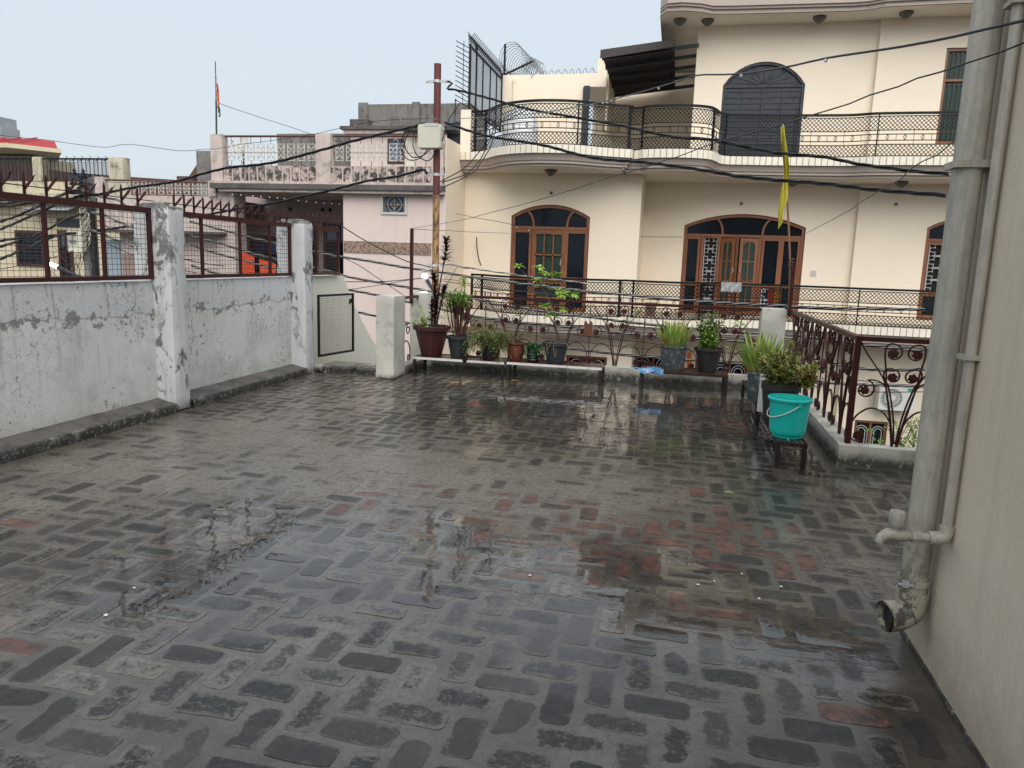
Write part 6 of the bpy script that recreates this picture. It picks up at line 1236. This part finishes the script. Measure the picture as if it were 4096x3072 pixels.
# ================================================================== overhead cables
WIRES = {
'wire_top': [(-12.11,11.50,3.465),(-11.54,11.52,3.416),(-11.12,11.54,3.386),(-10.54,11.56,3.317),(-9.97,11.58,3.270),(-9.50,11.60,3.323),(-8.57,11.64,3.223),(-8.07,11.66,3.253),(-7.86,11.67,3.258),(-7.39,11.69,3.337),(-6.96,11.71,3.385),(-6.13,11.75,3.499),(-5.44,11.78,3.642),(-4.95,11.80,3.718),(-4.49,11.83,3.750),(-4.04,11.85,3.757),(-3.06,10.07,3.425),(-2.40,8.85,3.209),(-1.40,6.96,2.885),(-0.74,5.69,2.699),(-0.39,5.00,2.615),(-0.12,4.46,2.559),(0.02,4.16,2.530),(0.15,3.89,2.468),(0.26,3.66,2.420),(0.40,3.35,2.370),(0.49,3.14,2.343),(0.66,2.75,2.275),(0.75,2.54,2.244),(0.79,2.42,2.228),(0.84,2.30,2.213)],
'wire_post_right': [(-3.67,9.89,1.936),(-2.81,8.52,1.941),(-2.33,7.76,1.949),(-2.04,7.28,1.959),(-1.70,6.74,1.982),(-1.39,6.23,1.995),(-1.10,5.74,2.011),(-0.73,5.13,2.040),(-0.48,4.69,2.062),(-0.36,4.48,2.069),(-0.24,4.28,2.074),(-0.10,4.02,2.087),(-0.05,3.94,2.089),(0.13,3.60,2.109),(0.28,3.32,2.109),(0.36,3.17,2.110),(0.44,3.01,2.113),(0.53,2.83,2.115),(0.57,2.73,2.121),(0.63,2.62,2.123),(0.66,2.55,2.130),(0.70,2.45,2.125),(0.74,2.36,2.127),(0.78,2.26,2.126),(0.81,2.20,2.132)],
'wire_droplet': [(-10.23,15.00,2.815),(-9.27,15.21,2.774),(-8.59,15.35,2.738),(-8.18,15.45,2.693),(-7.39,15.63,2.661),(-6.62,15.80,2.629),(-5.89,15.98,2.595),(-5.45,16.09,2.567),(-4.83,16.24,2.514),(-4.56,16.31,2.466),(-4.16,16.47,2.413),(-3.80,16.62,2.354),(-3.65,16.68,2.308),(-3.29,16.83,2.226),(-2.93,16.98,2.165),(-2.70,17.08,2.190),(-2.06,17.36,2.156),(-1.00,17.82,2.186),(0.04,18.30,2.227)],
'wire_low2': [(-3.67,9.90,1.931),(-3.69,11.30,1.973),(-3.70,11.65,1.991),(-3.71,12.37,2.004),(-3.76,14.38,2.072),(-3.83,16.77,2.154)],
'wire_flag': [(1.51,9.88,2.001),(1.43,8.31,2.022),(1.37,7.21,2.040),(1.33,6.58,2.045),(1.31,6.24,2.064),(1.29,5.93,2.071),(1.26,5.45,2.082),(1.24,5.08,2.091),(1.23,4.83,2.090),(1.21,4.65,2.108),(1.19,4.34,2.122),(1.17,4.01,2.114),(1.15,3.78,2.129),(1.14,3.60,2.126)],
'bundle_box_left': [(-11.99,13.00,2.520),(-11.26,12.92,2.581),(-10.48,12.82,2.697),(-9.45,12.70,2.808),(-8.74,12.61,2.958),(-8.19,12.54,3.051),(-7.29,12.42,3.122),(-6.43,12.31,3.284),(-5.61,12.20,3.460),(-4.96,12.11,3.576),(-4.25,12.01,3.696)],
'bundle_box_right': [(-3.88,12.00,3.725),(-3.44,11.71,3.558),(-2.95,11.39,3.401),(-2.40,11.01,3.273),(-1.94,10.70,3.158),(-1.50,10.40,3.015),(-1.10,10.11,2.906),(-0.54,9.71,2.814),(-0.04,9.35,2.713),(0.44,8.99,2.598),(0.54,8.92,2.569),(0.98,8.58,2.487),(1.39,8.26,2.423),(1.76,7.96,2.343),(2.01,7.75,2.300),(2.30,7.51,2.254)],
'bundle_upper_right': [(-3.85,12.00,4.250),(-3.61,11.86,4.185),(-3.00,11.49,3.978),(-2.60,11.25,3.835),(-2.22,11.02,3.709),(-1.77,10.74,3.588),(-1.35,10.48,3.473),(-0.77,10.11,3.308),(-0.40,9.87,3.183),(-0.06,9.65,3.097),(0.30,9.40,3.034),(0.65,9.17,2.920),(1.00,8.93,2.818),(1.43,8.63,2.735),(1.72,8.42,2.640),(2.00,8.22,2.572),(2.26,8.02,2.513),(2.42,7.90,2.488)],
'bundle_mid_left': [(-9.39,13.00,2.157),(-8.75,12.88,2.244),(-8.17,12.78,2.335),(-7.62,12.68,2.400),(-7.07,12.57,2.480),(-6.82,12.52,2.533),(-6.08,12.38,2.660),(-5.38,12.24,2.803),(-4.95,12.15,2.854),(-4.73,12.11,2.878),(-4.22,12.00,2.979)],
'drop_a': [(-3.95,12.00,2.784),(-3.89,12.29,2.893),(-3.81,12.62,3.021),(-3.74,12.94,3.187),(-3.69,13.19,3.348),(-3.64,13.39,3.506),(-3.61,13.54,3.695),(-3.60,13.65,3.879),(-3.57,13.78,3.998),(-3.48,14.20,4.253),(-3.25,15.30,4.637)],
'drop_b': [(-3.91,12.00,2.776),(-3.79,12.49,2.916),(-3.72,12.81,3.010),(-3.66,13.10,3.184),(-3.61,13.29,3.327),(-3.56,13.58,3.629),(-3.52,13.76,3.886),(-3.49,13.93,4.023),(-3.38,14.45,4.298),(-3.19,15.30,4.615)],
'drop_c': [(-3.88,12.00,2.703),(-3.79,12.36,2.824),(-3.69,12.78,2.984),(-3.64,12.99,3.067),(-3.59,13.21,3.246),(-3.51,13.57,3.568),(-3.49,13.70,3.768),(-3.45,13.89,4.016),(-3.33,14.46,4.251),(-3.14,15.30,4.588)],
'street_1': [(-9.09,12.60,2.072),(-8.31,12.47,1.923),(-7.91,12.39,1.844),(-7.32,12.29,1.742),(-6.88,12.21,1.675),(-6.29,12.11,1.586),(-5.75,12.01,1.513),(-5.10,11.88,1.448),(-4.44,11.76,1.369),(-3.69,11.61,1.308),(-3.15,11.56,1.251),(-2.39,11.49,1.189),(-1.95,11.45,1.158),(-1.52,11.40,1.128),(-1.09,11.36,1.099),(-0.77,11.33,1.094),(-0.18,11.27,1.057),(0.39,11.21,1.044),(0.95,11.16,1.037),(1.48,11.10,1.036),(1.88,11.06,1.033),(2.53,10.98,1.049),(3.26,10.90,1.079)],
'street_2': [(-9.08,12.60,1.808),(-8.31,12.45,1.663),(-7.58,12.31,1.509),(-6.87,12.17,1.396),(-6.25,12.05,1.299),(-5.85,11.97,1.238),(-5.59,11.92,1.179),(-4.93,11.78,1.103),(-4.15,11.62,1.026),(-3.90,11.57,0.993),(-3.22,11.47,0.934),(-2.81,11.43,0.853),(-2.36,11.39,0.819),(-1.99,11.35,0.775),(-1.63,11.32,0.745),(-1.20,11.28,0.727),(-0.79,11.24,0.695),(-0.23,11.18,0.666),(0.20,11.14,0.651),(0.64,11.09,0.637),(0.95,11.06,0.634),(1.68,10.98,0.633),(2.46,10.89,0.568),(3.29,10.80,0.521)],
'street_3': [(-9.08,12.60,1.645),(-8.69,12.52,1.537),(-7.93,12.36,1.398),(-7.38,12.24,1.301),(-6.85,12.13,1.208),(-6.23,12.00,1.108),(-5.55,11.85,0.962),(-4.98,11.72,0.898),(-3.16,11.37,0.654),(-2.77,11.33,0.625),(-2.48,11.30,0.592),(-2.04,11.26,0.589),(-1.60,11.22,0.566),(-1.04,11.16,0.538),(-0.72,11.13,0.526),(-0.22,11.08,0.511),(0.20,11.04,0.503),(0.95,10.96,0.507),(2.47,10.79,0.252),(3.29,10.70,0.300)],
'street_4': [(-5.21,11.60,0.597),(-4.90,11.57,0.553),(-3.55,11.44,0.380),(-3.08,11.40,0.351),(-2.47,11.34,0.289),(-1.53,11.24,0.232),(-1.17,11.21,0.216),(-0.75,11.16,0.197),(-0.17,11.10,0.193),(0.34,11.05,0.184),(0.96,10.98,0.185),(1.94,10.87,0.019),(3.32,10.70,0.068)],
'street_5': [(-9.08,12.59,1.244),(-8.72,12.53,1.168),(-8.34,12.46,1.093),(-6.90,12.21,0.823)],
'guy': [(-5.17,10.61,2.051),(-4.83,10.99,1.778),(-4.36,11.53,1.482),(-4.16,11.76,1.423),(-4.04,11.90,1.382)],
'thin_low_a': [(-5.54,11.80,1.091),(-5.07,11.83,1.111),(-4.75,11.85,1.131),(-4.41,11.87,1.174),(-4.01,11.90,1.226)],
'grey_lead': [(-3.90,11.90,1.454),(-3.75,12.00,1.440),(-3.57,12.11,1.415),(-3.35,12.27,1.377),(-3.07,12.45,1.340),(-2.81,12.63,1.312),(-2.52,12.84,1.273),(-1.78,13.37,1.201),(-1.60,13.50,1.168)],
'left_1': [(-12.98,12.20,2.248),(-12.68,12.45,2.318),(-12.41,12.68,2.401),(-12.06,12.99,2.611),(-11.94,13.10,2.661)],
'left_2': [(-12.79,12.00,1.947),(-12.56,12.29,2.126),(-12.33,12.59,2.349),(-12.13,12.87,2.560),(-11.96,13.10,2.669)],
'left_3': [(-12.59,11.80,1.800),(-12.40,12.16,2.016),(-12.21,12.53,2.240),(-12.10,12.74,2.380),(-11.94,13.10,2.537)],
'left_4': [(-12.41,11.60,1.476),(-12.25,12.03,1.655),(-12.12,12.41,1.840),(-12.02,12.71,2.026),(-11.90,13.10,2.192)],
'left_5': [(-12.32,11.50,1.252),(-12.21,11.92,1.445),(-12.10,12.32,1.639),(-12.02,12.68,1.762),(-11.93,13.10,1.813)],
'left_6': [(-12.51,11.70,1.586),(-12.34,12.07,1.669),(-12.19,12.47,1.711),(-12.02,12.89,1.786),(-11.72,13.07,1.832),(-11.29,13.02,1.887),(-10.39,12.90,2.010)],
'right_of_pole_1': [(-11.76,12.99,2.654),(-11.47,12.96,2.546),(-11.06,12.90,2.486),(-10.76,12.86,2.411),(-10.32,12.80,2.067)],
'right_of_pole_2': [(-11.60,12.99,2.222),(-11.31,12.95,2.178),(-11.00,12.90,2.074),(-10.65,12.85,1.971),(-10.31,12.80,1.916)],
'right_of_pole_3': [(-11.65,13.00,1.878),(-11.27,12.94,1.760),(-10.82,12.88,1.645),(-10.31,12.80,1.511)],
'fine_1': [(-5.63,11.80,1.510),(-5.31,11.80,1.384),(-4.94,11.80,1.170),(-4.50,11.80,0.915)],
'fine_2': [(-5.45,11.70,0.962),(-5.01,11.70,1.041),(-4.69,11.70,1.099),(-4.34,11.70,1.172),(-4.08,11.70,1.211)],
'fine_3': [(-4.01,12.20,1.463),(-3.88,12.20,1.444),(-3.63,12.20,1.418),(-3.37,12.20,1.393)],
'fine_4': [(-4.08,12.50,1.182),(-3.81,12.50,1.172),(-3.38,12.50,1.100),(-2.96,12.50,1.050),(-2.40,12.50,1.019),(-2.11,12.50,1.011)],
'fine_5': [(-4.05,12.40,1.158),(-3.78,12.40,1.127),(-3.35,12.40,1.063),(-2.93,12.40,1.000),(-2.38,12.40,0.917)],
'fine_6': [(-2.03,11.30,0.374),(-1.46,11.30,0.349),(-0.91,11.30,0.311),(-0.34,11.30,0.288)],
'fine_7': [(-2.02,11.20,0.483),(-1.46,11.20,0.457),(-0.90,11.20,0.418),(-0.35,11.20,0.395),(0.10,11.20,0.317),(1.01,11.20,0.311)],
'fine_8': [(2.51,10.90,0.071),(2.94,10.90,0.046),(3.38,10.90,0.058)],
'fine_9': [(2.53,10.90,-0.091),(2.95,10.90,-0.069),(3.39,10.90,-0.033)],
'fine_10': [(-3.81,12.00,1.096),(-3.74,12.00,1.190),(-3.61,12.00,1.416),(-3.48,12.00,1.382),(-3.39,12.00,1.398)],
}

def twisted(name, pts, label, rs=.011, R0=.012, ns=3, pitch=.55, mats=None, drops=0):
    sp = smoothpath(pts, .05); t = thing(name, tuple(sp[0]), label, 'cable'); s = 0; fr = []
    for i, p in enumerate(sp):
        if i: s += (p-sp[i-1]).length
        tg = (sp[min(i+1,len(sp)-1)]-sp[max(i-1,0)]).normalized(); e1 = tg.cross(Vector((0,0,1))).normalized(); fr.append((p,e1,e1.cross(tg),s))
    for k in range(ns):
        g = G(); g.tube([p+(e1*math.cos(2*math.pi*(s/pitch+k/ns))+e2*math.sin(2*math.pi*(s/pitch+k/ns)))*R0 for p,e1,e2,s in fr], rs, 5); g.build('strand', (mats or [MT['rubber']])[k % len(mats or [1])], t, True)
    return t
MT['drop'] = plain('water_drop',(.75,.8,.85),.05,.9,.02)
def single(name, pts, label, r=.006, mat=None, drops=(), dr=.010):
    sp = smoothpath(pts, .08); t = thing(name, tuple(sp[0]), label, 'cable'); g = G(); g.tube(sp, r, 6); g.build('wire', mat or MT['rubber'], t, True)
    if drops:
        g = G(); 
        for f in drops: p = sp[int(f*(len(sp)-1))]; g.ball((p.x,p.y,p.z-r-dr*.5), dr, 7, 5, 1.25)
        g.build('water_drops', MT['drop'], t, True)
    return t
random.seed(3); W = WIRES; sg = [MT['rubber'],MT['palecable'],MT['rubber'],MT['palecable']]
W['bundle_upper_right'] = [(-3.86,12.0,4.36),(-3.76,11.99,4.33)]+W['bundle_upper_right']; W['bundle_mid_left'] = W['bundle_mid_left']+[(-4.16,12.0,2.90)]
single('overhead_wire', W['wire_top'], 'black wire running along the top from far left over the pole to upper right', .0042, None, [.30,.33,.36,.40,.44,.47,.62,.68,.72,.76,.80,.83,.84,.86,.88,.93,.96], .007)
single('overhead_wire', W['wire_post_right'], 'thin black wire rising from the bare maroon post to the right house', .0026, None, [.2,.24,.27,.3,.33,.36,.38,.41,.44,.5,.55,.7,.9], .004)
single('overhead_wire', W['wire_droplet'], 'thin wire beaded with rain across the pink wall to the brown doors', .006, MT['wiregrey'], [i/60+.004 for i in range(3,40)], .013)
single('overhead_wire', W['wire_low2'], 'thin wire from the bare maroon post to the left brown door', .004, MT['wiregrey'])
single('overhead_wire', W['wire_flag'], 'thin kinked wire from the yellow flag post up to the drain pipe', .0035, MT['wiregrey'], [.3,.5,.6], .004)
twisted('cable_bundle', W['bundle_box_left'], 'thick twisted black cable from the electric pole to the junction box', .0125, .014, 3, .9)
twisted('cable_bundle', W['bundle_box_right'], 'thick twisted black cable from the junction box to the lower right', .0105, .012, 3, .75)
twisted('cable_bundle', W['bundle_upper_right'], 'upper twisted black cable passing the upper balcony to the right', .009, .010, 3, .7)
twisted('cable_bundle', W['bundle_mid_left'], 'twisted black cable from the grille to the middle clamp of the pole', .0115, .013, 3, .8)
for k, q in enumerate('abc'): single('drop_cable', W['drop_'+q], ('left','middle','right')[k]+' of three black drop cables curving from the pole to the upper balcony', .010)
for k, nm in enumerate(('topmost','second','third','lowest')): twisted('street_cable', W['street_%d'%(k+1)], nm+' twisted grey cable crossing behind the long scroll railing', .0105, .0115, 4, .5, sg)
twisted('street_cable', W['street_5'], 'short twisted grey cable low behind the middle grille', .012, .013, 4, .55, sg)
single('stay_wire', W['guy'], 'thin dark stay wire from the short grille to the steel pole', .008); single('stay_wire', W['thin_low_a'], 'thin level wire across the pink wall below the stone band', .007)
twisted('street_cable', W['grey_lead'], 'grey stranded lead from the lowest pole clamp to the left brown door', .007, .007, 3, .3, [MT['silver'],MT['wiregrey']])
for k in range(6): twisted('feeder_cable', W['left_%d'%(k+1)], ('first','second','third','fourth','fifth','sixth')[k]+(' twisted feeder cable from the top, going left from the electric pole' if k < 5 else ' feeder cable, passing the meter box towards the nearer column'), .014, .014, 3, .5, [MT['rubber'],MT['rubber'],MT['wiregrey']])
for k in range(3): twisted('feeder_cable', W['right_of_pole_%d'%(k+1)], ('upper','middle','lower')[k]+' pale twisted cable from the electric pole to the nearer column', .013, .013, 3, .45, [MT['palecable'],MT['rubber'],MT['palecable']])
# slack loops at the junction box
lc = thing('slack_loop', (-4.3,11.8,3.2), 'slack loops of black cable hanging left of the junction box', 'cable')
for (pts) in ([(-4.22,11.85,3.70),(-4.5,11.85,3.55),(-4.58,11.85,3.30),(-4.45,11.85,3.12),(-4.25,11.85,3.14),(-4.12,11.85,3.28)],[(-4.2,11.87,3.70),(-4.42,11.87,3.58),(-4.52,11.87,3.36),(-4.40,11.87,3.17),(-4.22,11.87,3.18),(-4.08,11.87,3.28)],[(-4.15,11.83,3.70),(-4.32,11.83,3.6),(-4.36,11.83,3.35),(-4.28,11.83,3.18),(-4.1,11.83,3.10),(-3.98,11.83,3.22),(-3.85,11.83,3.45),(-3.78,11.86,3.72),(-3.6,11.9,4.0)]):
    g = G(); g.tube(smoothpath(pts,.03), .0085, 6); g.build('loop', MT['rubber'], lc, True)
single('overhead_wire', [(-10.40,15.6,4.83),(-10.25,15.8,4.78),(-9.9,16.4,4.68),(-9.5,17.2,4.58),(-9.2,18.0,4.5),(-8.95,18.9,4.50)], 'thin curly wire from the tricolour flag back to the grey rooftop wall', .006, MT['wiregrey'])
g = G(); g.tube([(-6.05,19.5,4.3),(-6.02,19.5,5.63)], .016, 6); g.ball((-6.02,19.5,5.65), .03); solo('rooftop_rod', g, MT['dooriron'], (-6.05,19.5,4.3), 'thin dark rod with a knob standing behind the steel pole', 'rod')
single('bent_rod', [(-4.62,16.8,2.05),(-4.60,16.8,1.80),(-4.55,16.8,1.55),(-4.49,16.8,1.40)], 'bent black rod leaning on the cream house wall above the pots', .012)
FINE = ('diagonal thin wire over the pink wall below the stone band','thin wire rising to the pole lamp across the pink wall','short thin wire right of the lowest pole clamp','upper of two fine wires crossing the left brown door','lower of two fine wires crossing the left brown door','fine wire low behind the long railing, under the rusty plate','fine wire behind the middle of the long railing','upper fine wire behind the short scroll railing','lower fine wire behind the short scroll railing','fine wire looping up beside the dracaena')
for k, lab in enumerate(FINE): single('fine_wire', W['fine_%d'%(k+1)], lab, .0055, MT['wiregrey'] if k % 2 else None)
TANG = [((-11.8,13.05,2.6),(-14.9,12.0,1.9),.25),((-11.8,13.05,2.3),(-14.9,11.8,2.3),.2),((-11.75,13.0,2.0),(-9.2,12.8,1.35),.15),((-11.75,13.0,1.8),(-9.2,12.9,1.1),.1),((-11.75,13.0,2.2),(-8.6,12.9,1.25),.2),((-11.9,13.0,1.5),(-14.6,11.9,.9),.15)]
TL = ('topmost fine wire slack from the electric pole to the far left','second fine wire slack from the electric pole to the far left','upper fine wire from the electric pole towards the orange cloths','lower fine wire from the electric pole towards the orange cloths','long fine wire passing behind the nearer column','lowest fine wire slack to the far left below the meter box')
for (a, b, sag), lab in zip(TANG, TL): single('fine_wire', [tuple(Vector(a).lerp(Vector(b),t)-Vector((0,0,sag*4*t*(1-t)))) for t in (0,.2,.4,.6,.8,1)], lab, .008)
